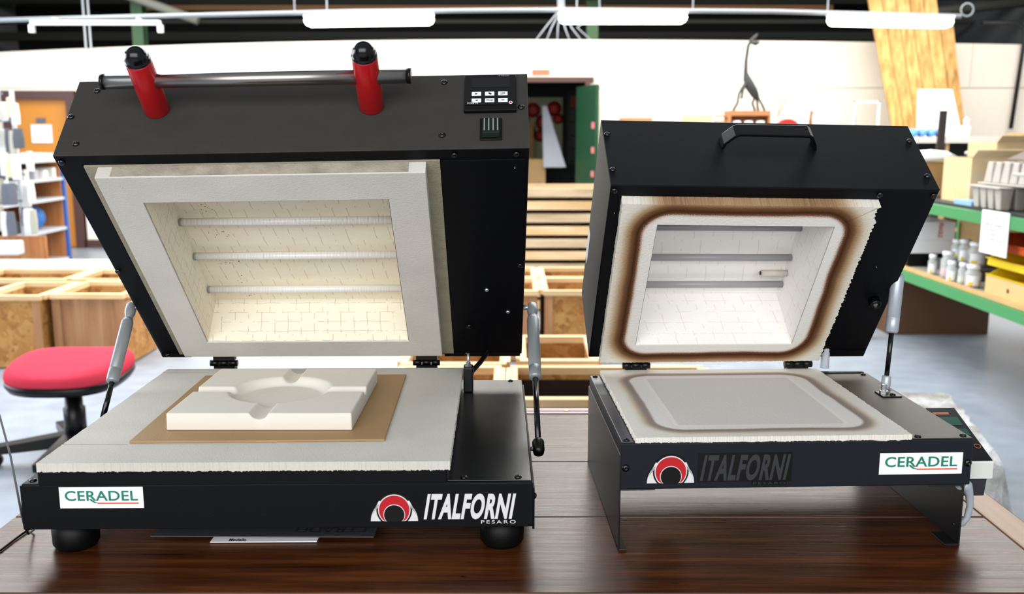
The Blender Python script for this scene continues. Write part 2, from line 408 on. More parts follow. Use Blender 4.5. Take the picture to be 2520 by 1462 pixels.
# things in the store
t = thing('poppy_poster', 'poster of red poppies hanging in the dark doorway', 'poster')
mb = MB(); mb.box((0.02, 13.9, 0.9), (0.72, 13.92, 1.9)); mb.build('poster_sheet', mat('poster_ground', '8f9070', 0.6), t)
for cx, cz, rr in ((0.12, 1.6, 0.13), (0.30, 1.72, 0.11), (0.45, 1.55, 0.12), (0.60, 1.74, 0.11), (0.22, 1.42, 0.12), (0.40, 1.36, 0.09), (0.66, 1.6, 0.08)):
    q = MB(); q.lathe([(0, 0), (rr * 0.9, 0.0), (rr, 0.005), (rr * 0.3, 0.012), (0, 0.012)], (cx, 13.9, cz), (0, -1, 0), 9); q.build('poppy', mat('poppy_red', '9c1c10', 0.6), t)
def carton(name, label, loc, size, rz, m, flap=True, group=None, cat='box'):
    t = thing(name, label, cat, loc, rz, group); sx, sy, sz = size
    q = MB(); q.pocket((-sx / 2, sx / 2, -sy / 2, sy / 2), sz, 0, (-sx / 2 + .006, sx / 2 - .006, -sy / 2 + .006, sy / 2 - .006), 0.006); q.build('carton_body', m, t)
    if flap:
        q = MB(); e = sx * 0.3
        q.add([(-sx / 2, -sy / 2, sz), (sx / 2, -sy / 2, sz), (sx / 2, -sy / 2 - e * .7, sz + e * .5), (-sx / 2, -sy / 2 - e * .7, sz + e * .5),
               (-sx / 2, -sy / 2 + .004, sz + .002), (sx / 2, -sy / 2 + .004, sz + .002), (sx / 2, -sy / 2 - e * .7 + .004, sz + e * .5 + .004), (-sx / 2, -sy / 2 - e * .7 + .004, sz + e * .5 + .004)],
              [(0, 1, 2, 3), (4, 5, 6, 7), (0, 1, 5, 4), (1, 2, 6, 5), (2, 3, 7, 6), (3, 0, 4, 7)]); q.build('carton_flap', m, t)
    return t
carton('cardboard_box', 'brown cardboard box standing in the dark doorway, lower of two', (0.20, 13.2, 0), (0.5, 0.4, 1.05), 0, CARD, False)
carton('cardboard_box', 'taller brown cardboard box behind the lower box in the doorway', (0.05, 13.7, 0), (0.5, 0.3, 1.55), 0, mat('darker_cardboard', '8f6c46', 0.85), False)
mb = MB(); mb.prism([(0.42, 0.95), (0.72, 0.95), (0.46, 1.75), (0.40, 1.75)], 12.9, 12.92, 1)
tag(mb.build('white_sheet', mat('white_cloth', 'c9ccd8', 0.8)), 'white tapering sheet hanging beside the boxes in the doorway', 'cloth')
mb = MB(); mb.lathe([(0.10, 0), (0.10, 0.30), (0.09, 0.33), (0.035, 0.36), (0.035, 0.42), (0, 0.42)], (0.98, 13.3, 0.85)); tag(mb.build('gas_bottle', mat('bottle_grey', '8a8a8c', 0.4)), 'grey bottle with a narrow neck at the green door', 'bottle')
mb = MB(); mb.box((0.86, 13.1, 0), (1.12, 13.5, 0.85)); tag(mb.build('dark_plinth', DARKSTEEL), 'black stand under the grey bottle in the doorway', 'stand')
t = thing('wall_rack', 'black storage rack with red parts beside the green door', 'rack')
for i in range(5):
    z = 1.0 + i * 0.19; q = MB(); q.box((0.84, 13.9, z), (1.14, 13.98, z + 0.16)); q.build('rack_bin', MATTE if i < 4 else mat('dull_red', '8a1f18', .6), t)
q = MB(); q.box((0.80, 13.98, 0.95), (1.18, 14.0, 2.0)); q.build('rack_panel', DARKSTEEL, t)

# small sign above the doorway
mb = MB(); mb.box((0.24, 11.78, 2.09), (0.45, 11.8, 2.15)); tag(mb.build('wall_sign', mat('faded_red', 'b87050', 0.6)), 'small faded red sign above the open doorway', 'sign')

# ---------------------------------------------------------------- roof steel, beams, conduits
COLG = mat('green_steel_column', '4a7048', 0.5)
for i, x in enumerate((-4.74, 1.02)):
    mb = MB()
    for a, b_ in (((-0.07, -0.08, 0), (0.07, -0.065, 4.4)), ((-0.07, 0.065, 0), (0.07, 0.08, 4.4)), ((-0.006, -0.065, 0), (0.006, 0.065, 4.4))): mb.box(a, b_)
    tag(mb.build('steel_column', COLG, loc=(x, 12.6, 0)), kind='structure')
ROOFB = mat('roof_beam_grey', '2c2d28', 0.7); ROOFW = mat('roof_beam_wood', '6e4a26', 0.7); ROOFG = mat('roof_beam_green', '1d2c18', 0.7)
bid = 1
for (y, z, hh, mm, x0, x1) in ((12.2, 3.02, 0.10, ROOFG, -8, 6.2), (13.3, 3.02, 0.07, ROOFW, -5, 4.3), (13.4, 2.86, 0.05, ROOFB, -8, 6.2), (14.6, 2.75, 0.12, ROOFB, -8, 6.2), (15.2, 3.35, 0.12, ROOFB, -8, 6.2)):
    mb = MB(); mb.box((x0, y, z), (x1, y + 0.12, z + hh)); tag(mb.build('roof_beam', mm), kind='structure'); bid += 1
mb = MB(); mb.tube([(-5.1, 12.0, 3.20), (-3.8, 12.0, 2.74)], 0.055, 8); tag(mb.build('roof_brace', mat('lit_roof_grey', '77786e', .7)), kind='structure')  # paler than the other roof steel: light on it is in the colour
mb = MB(); mb.box((-8, 12.0, 3.02), (-5.0, 12.08, 3.3)); tag(mb.build('roof_beam', MATS['lit_roof_grey']), kind='structure')  # pale panel, the lit roof painted as grey
# sloping tie at the right
mb = MB(); mb.tube([(4.2, 12.0, 2.75), (6.2, 11.9, 2.95)], 0.06, 8); tag(mb.build('roof_brace', ROOFB), kind='structure')
mb = MB(); mb.tube([(5.55, 11.7, 2.68), (5.95, 11.7, 2.68), (6.05, 11.7, 2.62), (6.07, 11.7, 2.5), (6.0, 11.7, 1.45)], 0.025, 8)
tag(mb.build('drain_pipe', DARKSTEEL), 'dark bent pipe in the upper right corner of the back wall', 'pipe')
for x, lab in ((-5.07, 'left of the pair of thin vertical conduits on the back wall'), (-5.01, 'right of the pair of thin vertical conduits on the back wall')):
    mb = MB(); mb.tube([(x, 11.74, 1.3), (x, 11.74, 3.2)], 0.012, 6); tag(mb.build('conduit', GREYSTEEL), lab, 'conduit')

# lighting rail with its fluorescent fittings
t = thing('lighting_rail', 'long pale steel rail carrying the fluorescent fittings across the hall', 'rail')
q = MB(); q.tube([(-5.3, 9.5, 2.455), (-3.5, 9.5, 2.50), (-1.5, 9.5, 2.545), (0.5, 9.5, 2.56), (2.5, 9.5, 2.545), (4.30, 9.5, 2.50)], 0.022, 8); q.build('rail_tube', mat('rail_grey', '80868c', .5), t)
q = MB(); q.tube([(4.355 + 0.06 * cos(a), 9.5, 2.56 + 0.06 * sin(a)) for a in [i * 2 * pi / 16 for i in range(17)]], 0.007, 6); q.build('rail_ring', mat('rail_grey', '80868c', .5), t)
for x in (-2.08, -1.77, 0.62, 1.73, 3.02): q = MB(); q.tube([(x, 9.5, 2.54), (x, 9.5, 4.4)], 0.006, 6); q.build('hanger_wire', GREYSTEEL, t)
LAMPM = mat('lit_diffuser', 'fffef2', 0.4, emit=9)
for x0, x1, z, tilt, lab in ((-1.965, -0.74, 2.45, 0.015, 'lit fluorescent fitting above the bar handle, leftmost of the three lit'),
                             (0.443, 1.656, 2.47, 0.0, 'lit fluorescent fitting in the middle, hanging above the gap between the kilns'),
                             (2.998, 4.172, 2.44, -0.018, 'lit fluorescent fitting in front of the leaning timber planks')):
    t = thing('fluorescent_light', lab, 'ceiling light', ((x0 + x1) / 2, 9.4, z), 0, 'fluorescent fittings on the rail'); t.rotation_euler = (0, -tilt, 0)
    L = (x1 - x0) / 2; q = MB(); q.prism([(-L, 0.035), (L, 0.035), (L, 0.06), (-L, 0.055)], -0.06, 0.06, 1); q.build('housing', WHITE, t)
    q = MB(); q.prism([(-L + .01, 0.034), (-L, 0.0), (-L + .02, -0.035), (-L + .05, -0.048), (L - .05, -0.048), (L - .02, -0.035), (L, 0.0), (L - .01, 0.034)], -0.055, 0.055, 1); q.build('diffuser', LAMPM, t, 0.01)
    for cx_ in (-L * .7, L * .7): q = MB(); q.box((cx_ - .012, -.012, .056), (cx_ + .012, .077, .075)); q.build('rail_clip', GREYSTEEL, t)
t = thing('fluorescent_light', 'unlit bare white batten fitting at the far left of the rail', 'ceiling light', (-3.95, 9.4, 2.43), 0)
q = MB(); q.box((-0.61, -0.03, -0.02), (0.61, 0.03, 0.02)); q.build('housing', WHITE, t)
for s in (-0.4, 0.4): q = MB(); q.box((s - .01, -.01, .0201), (s + .01, .075, .045)); q.build('rail_clip', GREYSTEEL, t)
for s in (-1, 1): q = MB(); q.box((s * 0.61 - 0.02, -0.025, -0.09), (s * 0.61 + 0.02, 0.025, -0.02)); q.build('lamp_holder', WHITE, t)
# bundle of cables dropping behind the middle fitting
t = thing('cable_bundle', 'bundle of grey cables fanning out above the back wall near the green column', 'cable')
for dx, bx in ((0, -0.35), (0.02, -0.2), (0.03, -0.05), (0.05, 0.12), (0.07, 0.28), (0.5, 0.42)):
    q = MB(); q.tube([(0.55 + dx, 12.0, 3.1), (0.56 + dx, 12.0, 2.85), (0.58 + bx * 0.5, 12.0, 2.66), (0.6 + bx, 12.0, 2.46)], 0.010, 6); q.build('cable', GREYSTEEL, t)

# ================================================================ leaning planks and the storage bench at the back right
PINE = wood('pine_plank', '7a5228', 'c09454', 'd8b478', 2, 1.0)
lab = ['leftmost and palest', 'second from the left', 'third from the left', 'fourth from the left, dark grained', 'fifth from the left', 'rightmost, shorter']
for i in range(6):
    xt = 4.02 + i * 0.158; xb = 4.50 + i * 0.118; zt = 3.0 if i < 5 else 2.68; kk = zt / 3.0
    xt = xb + (xt - xb) * kk; mb = MB(); y0 = 10.55; y1 = 10.55 + 0.75 * kk; wt = 0.108 + 0.040 * kk
    mb.add([(xb, y0, 0), (xb + 0.108, y0, 0), (xt + wt, y1, zt), (xt, y1, zt), (xb, y0 + .03, 0), (xb + 0.108, y0 + .03, 0), (xt + wt, y1 + .03, zt), (xt, y1 + .03, zt)],
           [(0, 1, 2, 3), (4, 5, 6, 7), (0, 1, 5, 4), (1, 2, 6, 5), (2, 3, 7, 6), (3, 0, 4, 7)])
    tag(mb.build('timber_plank', PINE), lab[i] + ' of the tall pine planks leaning at the back wall', 'plank', 'pine planks leaning against the wall')

BENCHW = wood('bench_timber', '9a7448', 'c09a68', 'd4b486', 0, 0.8)
t = thing('storage_bench', 'long timber bench with black drawers under a pale top along the back wall', 'bench')
q = MB(); q.box((1.05, 9.75, 1.30), (5.0, 10.35, 1.36)); q.build('bench_top', mat('pale_worktop', 'cfc8c0', 0.5), t)
q = MB()
for x in (1.05, 1.7, 2.35, 2.9, 3.45, 3.98, 4.38, 4.78): q.box((x, 9.78, 0), (x + 0.03, 10.33, 1.30))
q.box((1.05, 10.3, 0), (4.81, 10.33, 1.3)); q.build('bench_frame', BENCHW, t)
q = MB(); q.box((1.05, 9.8, 1.06), (4.8, 10.3, 1.09)); q.box((1.05, 9.8, 0.75), (4.8, 10.3, 0.78)); q.box((1.05, 9.8, 0.4), (4.8, 10.3, 0.43)); q.build('bench_shelf', BENCHW, t)
for x in (3.50, 4.02, 4.42):
    q = MB(); q.box((x, 9.79, 1.10), (x + 0.34, 10.25, 1.29)); dr = q.build('drawer', MATTE, t)
    q = MB(); q.lathe([(0.0, 0), (0.018, 0), (0.022, 0.02), (0, 0.024)], (x + 0.17, 9.79, 1.2), (0, -1, 0), 10); q.build('knob', ZINC, dr)
TOP = 1.36
# second bench piece at far right, orange-brown crates
t = thing('wooden_stand', 'low wooden stand with a thick top at the right end of the bench', 'stand')
q = MB(); q.box((5.04, 9.3, 1.29), (5.8, 9.9, 1.40)); q.build('stand_top', BENCHW, t)
for x, y in ((5.06, 9.35), (5.7, 9.35), (5.06, 9.8), (5.7, 9.8), (5.35, 9.35)): q = MB(); q.box((x, y, 0), (x + 0.07, y + 0.07, 1.29)); q.build('leg', BENCHW, t)

# wire giraffe sculpture on a wooden tool box
t = thing('wooden_tool_box', 'open wooden box with white pots on the back bench under the giraffe', 'box', (2.39, 9.9, TOP))
WO = mat('orange_wood', 'b87a4c', 0.6, var=0.15, vscale=6)
q = MB(); q.box((-0.21, -0.12, 0), (-0.19, 0.12, 0.26)); q.box((0.19, -0.12, 0), (0.21, 0.12, 0.26)); q.box((-0.21, 0.1, 0), (0.21, 0.12, 0.26)); q.box((-0.19, -0.12, 0.21), (0.19, 0.10, 0.26)); q.box((-0.19, -0.12, 0), (0.19, 0.1, 0.02)); q.box((-.33, -.05, .14), (-.21, .05, .16)); q.box((-.33, -.05, .2), (-.21, .05, .215)); q.build('box_frame', WO, t)
for x in (-0.12, 0.0, 0.12): q = MB(); q.lathe([(0.035, 0), (0.045, 0.1), (0.045, 0.14), (0, 0.14)], (x, -0.06, 0.02), n=12); q.build('pot', WHITE, t)
IRON = mat('dark_iron', '3a3d3c', 0.5, 0.4)
t = thing('giraffe_sculpture', 'dark metal giraffe sculpture with a long curved neck on the wooden box', 'sculpture', (2.39, 9.9, TOP + 0.26))
q = MB()
q.tube([(0.11, 0, 0.10), (0.07, 0, 0.16), (0.02, 0, 0.24), (-0.02, 0, 0.32), (-0.035, 0, 0.38), (-0.035, 0, 0.50), (-0.02, 0, 0.64), (0.01, 0, 0.70), (0.05, 0, 0.735), (0.07, 0, 0.76)], 0.01, 8,
       radii=[0.014, 0.042, 0.052, 0.040, 0.022, 0.017, 0.016, 0.017, 0.016, 0.005])
q.lathe([(0.0, -.05), (0.018, -0.03), (0.03, 0.0), (0.012, 0.03), (0, 0.05)], (0.055, 0, 0.67), (1, 0, 0.1), 8)
q.tube([(0.03, 0, 0.72), (0.05, 0, 0.69)], 0.01, 6); q.build('giraffe_body', IRON, t)
for P in ([(-0.02, 0.02, 0.3), (-0.09, 0.02, 0.17), (-0.10, 0.02, 0.08), (-0.14, 0.03, 0)], [(-0.03, -0.02, 0.3), (-0.06, -0.02, 0.2), (-0.07, -0.02, 0.12)], [(0.08, 0.02, 0.15), (0.05, 0.02, 0.08), (0.08, 0.02, 0)], [(0.10, -0.02, 0.13), (0.14, -0.02, 0.06), (0.17, -0.02, 0)], [(0.09, 0, 0.12), (0.10, 0, 0.04), (0.11, 0, 0)]):
    q = MB(); q.tube(P, 0.013, 6); q.build('leg', IRON, t)
# other things on the bench
for i in range(4):
    mb = MB(); mb.box((1.76, 9.82, TOP + i * 0.055), (2.02, 10.05, TOP + i * 0.055 + 0.05)); tag(mb.build('green_case', mat('pale_green_card', 'b8d890', 0.6)), ['lowest', 'second lowest', 'second highest', 'topmost'][i] + ' pale green case in the pile left of the giraffe', 'box', 'pale green cases in a pile')
mb = MB(); mb.prism([(cos(a) * 0.13, sin(a) * 0.13) for a in [i * pi / 14 for i in range(15)]], -0.04, 0.04, 1); tag(mb.build('red_dial', REDPL, loc=(2.80, 9.9, TOP + 0.05)), 'red half-round dial on the back bench right of the giraffe box', 'dial')
mb = MB(); mb.box((-.1, -.03, 0), (.1, .06, .05)); tag(mb.build('dial_foot', WHITE, loc=(2.80, 9.9, TOP)), 'white block carrying the red half-round dial', 'stand')
t = thing('stick_jar', 'white jar of thin wooden sticks beside the giraffe box', 'jar', (2.70, 10.1, TOP))
q = MB(); q.lathe([(0.035, 0), (0.045, 0.12), (0.045, 0.26), (0.03, 0.26), (0, 0.1)], (0, 0, 0), n=12); q.build('jar_body', WHITE, t)
for dx in (0.16, 0.20, 0.12): q = MB(); q.tube([(0, 0, 0.1), (dx, 0, 0.48)], 0.005, 5); q.build('stick', WO, t)
for x0, hh, dd in ((1.12, 0.19, 0.3), (1.44, 0.15, 0.2)):
    mb = MB(); mb.pocket((x0, x0 + dd, 9.85, 10.2), TOP + hh, TOP, (x0 + .015, x0 + dd - .015, 9.865, 10.185), TOP + .015); tag(mb.build('wooden_tray', WO), ('wider' if dd > .25 else 'narrower') + ' orange wooden tray at the left end of the back bench', 'tray', 'wooden trays on the back bench')
t = thing('white_stand_frame', 'white square wire frame standing on the back bench', 'frame', (3.66, 10.0, TOP))
q = MB(); q.box((-0.16, -0.01, 0), (-0.145, 0.01, 0.36)); q.box((0.09, -0.01, 0), (0.105, 0.01, 0.36)); q.box((-0.16, -0.01, 0.345), (0.105, 0.01, 0.36)); q.build('frame_bar', WHITE, t)
q = MB(); q.tube([(-0.13, 0, 0), (-0.15, 0, 0.3)], 0.007, 6); q.build('rod', IRON, t)
mb = MB(); mb.tube([(3.05, 9.95, TOP), (3.05, 9.95, TOP + 0.20), (3.06, 9.95, TOP + 0.26)], 0.014, 8, radii=[0.03, 0.012, 0.018]); tag(mb.build('figurine', mat('rust_brown', '8a4a34', .6)), 'small brown figurine on the back bench right of the red dial', 'figurine')
# white board in front of the planks, black post, blue packets
mb = MB(); mb.add([(4.33, 10.38, 1.3), (4.83, 10.38, 1.3), (4.72, 10.5, 1.86), (4.36, 10.5, 1.86), (4.33, 10.4, 1.3), (4.83, 10.4, 1.3), (4.72, 10.52, 1.86), (4.36, 10.52, 1.86)],
                  [(0, 1, 2, 3), (4, 5, 6, 7), (0, 1, 5, 4), (1, 2, 6, 5), (2, 3, 7, 6), (3, 0, 4, 7)]); mb.box((4.4, 10.4, 0), (4.44, 10.42, 1.3)); mb.box((4.7, 10.4, 0), (4.74, 10.42, 1.3))
tag(mb.build('leaning_whiteboard', WHITE), 'white board leaning in front of the pine planks', 'board')
for i in range(4):
    mb = MB(); mb.lathe([(0.0, -0.11), (0.03, -0.11), (0.042, -0.06), (0.042, 0.06), (0.03, 0.11), (0, 0.11)], (4.10 + i * 0.09, 9.95, TOP + 0.042), (0.15, 1, 0), 10)
    tag(mb.build('blue_packet', mat('blue_film', '5a9ae0', 0.3)), 'light blue packet lying in the row on the bench before the planks', 'packet', 'blue packets in a row')
t = thing('dark_post', 'tall narrow dark brown board rising above the right kiln', 'board', (3.27, 7.42, 0))
q = MB(); q.add([(-0.045, 0, 0), (0.02, 0, 0), (0.045, 0, 1.567), (-0.01, 0, 1.567), (-0.045, 0.02, 0), (0.02, 0.02, 0), (0.045, 0.02, 1.567), (-0.01, 0.02, 1.567)], [(0, 1, 2, 3), (4, 5, 6, 7), (0, 1, 5, 4), (1, 2, 6, 5), (2, 3, 7, 6), (3, 0, 4, 7)]); q.build('board', mat('dark_brown_board', '3c2f2c', 0.6), t)
mb = MB(); mb.lathe([(0.04, 0), (0.045, 0.1), (0.02, 0.13), (0.03, 0.17), (0, 0.2)], (4.62, 9.9, TOP), n=10); tag(mb.build('white_vase', WHITE), 'small white figure standing on the bench before the planks', 'figurine')

# ================================================================ left shelving and peg display
WOODB = wood('shelf_side_wood', '9a5c34', 'b87848', 'cc9464', 2, 1.0, objrand=False)
t = thing('shelving_unit', 'wooden shelving unit with blue steel uprights beside the orange door', 'shelf')
X0, X1, Y0, Y1 = -5.25, -4.66, 8.45, 10.0
q = MB(); q.box((X0, Y0, 0.03), (X0 + 0.02, Y1, 1.13)); q.box((X0 + .02, Y1 - 0.02, 0.03), (X1 - .02, Y1, 1.1)); q.box((X0 + .02, Y0, 0.03), (X1 - .02, Y0 + 0.02, 1.1)); q.build('wooden_panel', WOODB, t)
for y in (Y1 - 0.005, Y0 - 0.045): q = MB(); q.box((X1 - 0.04, y, 0), (X1 + 0.01, y + 0.05, 1.14)); q.box((X0, y, 0), (X0 + 0.04, y + 0.05, 1.14)); q.build('upright', BLUE, t)
for z in (0.09, 0.41, 0.72, 0.92, 1.11): q = MB(); q.box((X0 + .02, Y0 + .02, z), (X1 + 0.01, Y1 - .02, z + 0.03)); q.build('shelf_board', GREYSTEEL, t)
def put(name, label, cat, mb, m, group=None, **k): return tag(mb.build(name, m, **k), label, cat, group)
mb = MB(); mb.box((-5.0, 9.25, 0.75), (-4.75, 9.55, 0.86)); put('red_box', 'red plastic box on the shelving unit', 'box', mb, REDPL, bevel=0.01)
mb = MB(); mb.lathe([(0.0, -0.05), (0.10, -0.05), (0.12, 0), (0.10, 0.05), (0, 0.05)], (-4.8, 9.6, 0.562), (1, -0.6, 0.25)); put('blue_helmet', 'round blue disc standing on the shelving unit', 'disc', mb, mat('blue_plastic', '2c6cb4', 0.35))
t = thing('white_bucket', 'white plastic bucket on the bottom shelf of the shelving unit', 'bucket', (-4.85, 9.35, 0.12))
q = MB(); q.lathe([(0.09, 0), (0.115, 0.24), (0.12, 0.24), (0.12, 0.25), (0.105, 0.25), (0.085, 0.02), (0, 0.02)], (0, 0, 0)); q.build('bucket_body', WHITE, t)
mb = MB(); mb.box((-4.85, 9.66, 0.12), (-4.73, 9.68, 0.39)); put('pink_board', 'pink board standing beside the white bucket', 'board', mb, mat('pink_card', 'e0a898', 0.6))
mb = MB(); mb.box((-5.0, 8.8, 0.12), (-4.7, 9.05, 0.36)); put('pale_carton', 'pale wooden carton on the bottom shelf left of the white bucket', 'box', mb, CARDL)
mb = MB(); mb.box((-5.0, 9.0, 0.44), (-4.75, 9.3, 0.56)); put('black_case', 'black case on the shelf left of the blue disc', 'box', mb, MATTE)
mb = MB(); mb.box((-4.9, 9.0, 0.56), (-4.76, 9.15, 0.60)); put('red_label_box', 'small red and white box on top of the black case', 'box', mb, mat('dull_pink', 'c04848', .5))
cols = ['e8e4dc', '8c8478', 'dcd8e4', '6c6a66', 'e4e0d0', 'b0aeb4', 'f0eeea']
for k2, (z, hh) in enumerate(((0.95, 0.09), (1.14, 0.06), (0.75, 0.09))):
    for i in range(8):
        y = 8.5 + i * 0.19 if k2 < 2 else 8.5 + i * 0.09
        mb = MB(); w_ = 0.07 + 0.03 * rnd.random(); h2 = hh * (0.7 + 0.5 * rnd.random())
        mb.box((-4.9 + rnd.random() * .05, y, z), (-4.68, y + w_, z + h2))
        put('small_carton', ['small pale carton on the second shelf from the top of the shelving unit', 'small pale carton on the very top of the shelving unit', 'small pale carton on the red box shelf of the shelving unit'][k2], 'box', mb, mat('carton_' + cols[i % 7], cols[i % 7], 0.6), 'small cartons on the shelving unit')
# peg display with hanging bags
t = thing('peg_display', 'standing wooden peg display with hanging bags at the left edge', 'display stand', (-4.24, 8.2, 0))
q = MB(); q.box((-0.75, 0.05, 0), (0.20, 0.08, 0.52)); q.build('wooden_base', WOODB, t)
for px_ in (-0.72, -0.3, 0.0): q = MB(); q.box((px_, 0.05, 0.52), (px_ + .03, 0.075, 1.75)); q.build('stand_post', GREYSTEEL, t)
for z in (0.80, 1.02, 1.24, 1.46, 1.68):
    q = MB(); q.box((-0.75, -0.15, z + .03), (0.22 - (z - .8) * .2, -0.14, z + 0.045)); q.build('peg_rail', mat('rail_blue_grey', '6a7a98', .4), t)
bagm = [mat('bag_%d' % i, c, 0.3, 0, 0.6) for i, c in enumerate(('d6d6d2', 'a8a494', '5a5c66', 'c8c098', 'e2e2e4', '3c3e44'))]
for r in range(5):
    for i in range(15):
        z = 1.63 - r * 0.22 + rnd.uniform(-.03, .03); x = -4.93 + i * 0.062 + rnd.uniform(-.01, .01) + 0.02 * r
        mb = MB(); hh = rnd.uniform(0.13, 0.18); ww = rnd.uniform(0.022, 0.046)
        mb.prism([(-ww * .9, -hh), (ww * .95, -hh * .97), (ww, -hh * .4), (ww * .8, 0.012), (ww * .75, 0.03), (-ww * .75, 0.03), (-ww * .8, 0.012), (-ww, -hh * .4)], -0.018, 0.018, 1)
        put('hanging_bag', 'small clear bag of bits hanging on the %s rail of the peg display' % ['top', 'second', 'middle', 'fourth', 'lowest'][r], 'bag', mb, rnd.choice(bagm), 'bags hanging on the peg display', loc=(x, 8.06 - 0.038 * ((i + r) % 4), z), bevel=0.006)
mb = MB(); mb.box((-4.7, 7.86, 0.40), (-4.08, 7.98, 0.52)); put('clear_tray', 'crinkled clear plastic tray hanging low on the peg display', 'tray', mb, mat('crinkled_clear', 'd4d8de', 0.15, 0, 0.8, 1.0, 30), bevel=0.02)

# ================================================================ open crates on the floor
OSB = osb('osb_board'); PLY = wood('plywood_panel', '8a5c38', 'a87850', 'c0956a', 2, 0.7, rough=0.6); PLYL = wood('light_batten', 'c89c68', 'e0bc8c', 'f0d8b0', 0, 1.0)
PLYY = wood('light_batten_long', 'c89c68', 'e0bc8c', 'f0d8b0', 1, 1.0)
DARKF = mat('black_film', '141416', 0.25, 0, 0.6, 0.6, 20)
def crate(label, x0, x1, y0, y1, h, osbfront=False, osbside=True, group='open crates on the floor', filler=None):
    t = thing('open_crate', label, 'crate', ((x0 + x1) / 2, (y0 + y1) / 2, 0), 0, group); X = (x1 - x0) / 2; Y = (y1 - y0) / 2
    th = 0.018
    for nm, a, b_, mm in (('front_panel', (-X, -Y, 0.01), (X, -Y + th, h - .02), OSB if osbfront else PLY), ('back_panel', (-X, Y - th, 0.01), (X, Y, h - .02), OSB),
                          ('side_panel', (-X, -Y + th, 0.01), (-X + th, Y - th, h - .02), OSB if osbside else PLY), ('side_panel', (X - th, -Y + th, 0.01), (X, Y - th, h - .02), OSB if osbside else PLY),
                          ('bottom_panel', (-X + th, -Y + th, 0.0), (X - th, Y - th, 0.02), PLY)):
        q = MB(); q.box(a, b_); q.build(nm, mm, t)
    for s in (-1, 1):
        q = MB(); q.box((-X - .006, s * Y - .022, h - 0.03), (X + .006, s * Y + .022, h)); q.build('rim_batten', PLYL, t)
        q = MB(); q.box((s * X - .022, -Y + .022, h - 0.03), (s * X + .022, Y - .022, h)); q.build('rim_batten', PLYY, t)
        q = MB(); q.box((s * (X - .025) - .025, -Y - .012, 0), (s * (X - .025) + .025, -Y - .0005, h - .03)); q.build('corner_batten', PLY, t)
    if filler:
        q = MB(); q.box((-X + .03, -Y + .03, 0.02), (X - .03, Y - .03, filler[0])); q.build(filler[2], filler[1], t, 0.01)
    return t
CLEARP = mat('cardboard_grey_blue', 'a8b0b8', 0.4)
crate('open crate at the left edge with an OSB front, left of the plywood-fronted one', -3.16, -2.80, 5.60, 6.12, 0.45, True, filler=(0.33, CLEARP, 'packing'))
crate('open crate with a plain plywood front and OSB side behind the red stool', -2.76, -2.33, 5.66, 6.16, 0.45, False, filler=(0.33, CLEARP, 'packing'))
crate('open crate in the second row at the left edge', -3.60, -2.95, 6.25, 6.70, 0.45, False)
crate('open crate in the second row behind the plywood-fronted crate', -2.90, -2.40, 6.25, 6.70, 0.45, False)
crate('open crate with a plain front seen through the gap between the kilns, left half', -0.42, 0.155, 5.78, 6.3, 0.45, False, filler=(0.33, CLEARP, 'packing'))
crate('open crate with an OSB front seen through the gap between the kilns, right half', 0.20, 0.75, 5.78, 6.3, 0.45, True)
crate('second row crate behind the gap between the kilns, left half', -0.42, 0.155, 6.34, 6.8, 0.45, False, filler=(0.33, CLEARP, 'packing'))
crate('second row crate behind the gap between the kilns, right half', 0.20, 0.75, 6.34, 6.8, 0.45, False)
crate('near open crate behind the table, left one, under the black cable', -0.46, -0.03, 3.90, 4.42, 0.45, False)
crate('near open crate behind the table, right one, by the gas strut', 0.04, 0.36, 3.96, 4.44, 0.45, False)
crate('nearest open crate behind the table, on the left', -0.46, -0.05, 3.36, 3.84, 0.45, True)
c_ = crate('nearest open crate holding a black film roll with green tape', 0.0, 0.78, 3.36, 3.84, 0.45, False, filler=(0.30, DARKF, 'black_film_roll'))
q = MB(); q.box((-0.03, 0.218, 0.31), (0.11, 0.2215, 0.385)); q.build('green_tape', mat('green_tape', '168a2c', 0.4), c_)
q = MB(); q.box((-0.36, 0.205, 0.30), (0.36, 0.2175, 0.40)); q.build('black_film_sheet', DARKF, c_)
mb = MB(); mb.box((-3.9, 6.74, 0.45), (-2.3, 7.0, 0.48)); put('white_board', 'long white board lying across the crates at the left', 'board', mb, WHITE)
mb = MB(); mb.box((-3.8, 6.72, 0), (-2.4, 7.0, 0.45)); put('low_chest', 'low brown chest under the long white board', 'chest', mb, WOODB)
# flat timber frames in a stack
MATF = [PLYL, wood('weathered_batten', 'a08868', 'c8b090', 'e0d0b4', 0, 1.0)]
names = ['lowest', 'second from the bottom', 'third from the bottom', 'fourth from the bottom', 'middle', 'fifth from the top', 'fourth from the top', 'third from the top', 'second from the top', 'topmost']
for i in range(10):
    z = i * 0.0985; t = thing('timber_tray', names[i] + ' of the flat timber trays stacked behind the crates', 'tray', (0.5 + rnd.uniform(-.02, .02), 7.5 + rnd.uniform(-.01, .01), z), 0, 'stacked flat timber trays')
    mm = MATF[i % 2]
    q = MB(); q.box((-0.72, 0, 0.018), (0.72, 0.03, 0.085)); q.box((-0.72, 0.67, 0.018), (0.72, 0.7, 0.085)); q.build('long_batten', mm, t)
    q = MB(); q.box((-0.72, 0.03, 0.018), (-0.69, 0.67, 0.085)); q.box((0.69, 0.03, 0.018), (0.72, 0.67, 0.085)); q.build('end_batten', mm, t)
    q = MB(); q.box((-0.68, 0.035, 0.03), (0.68, 0.66, 0.07)); q.build('tray_deck', PLY, t)
    q = MB()
    for x in (-0.6, 0, 0.6): q.box((x - .04, 0.04, 0), (x + .04, 0.6, 0.018))
    q.build('spacer', DARKSTEEL, t)

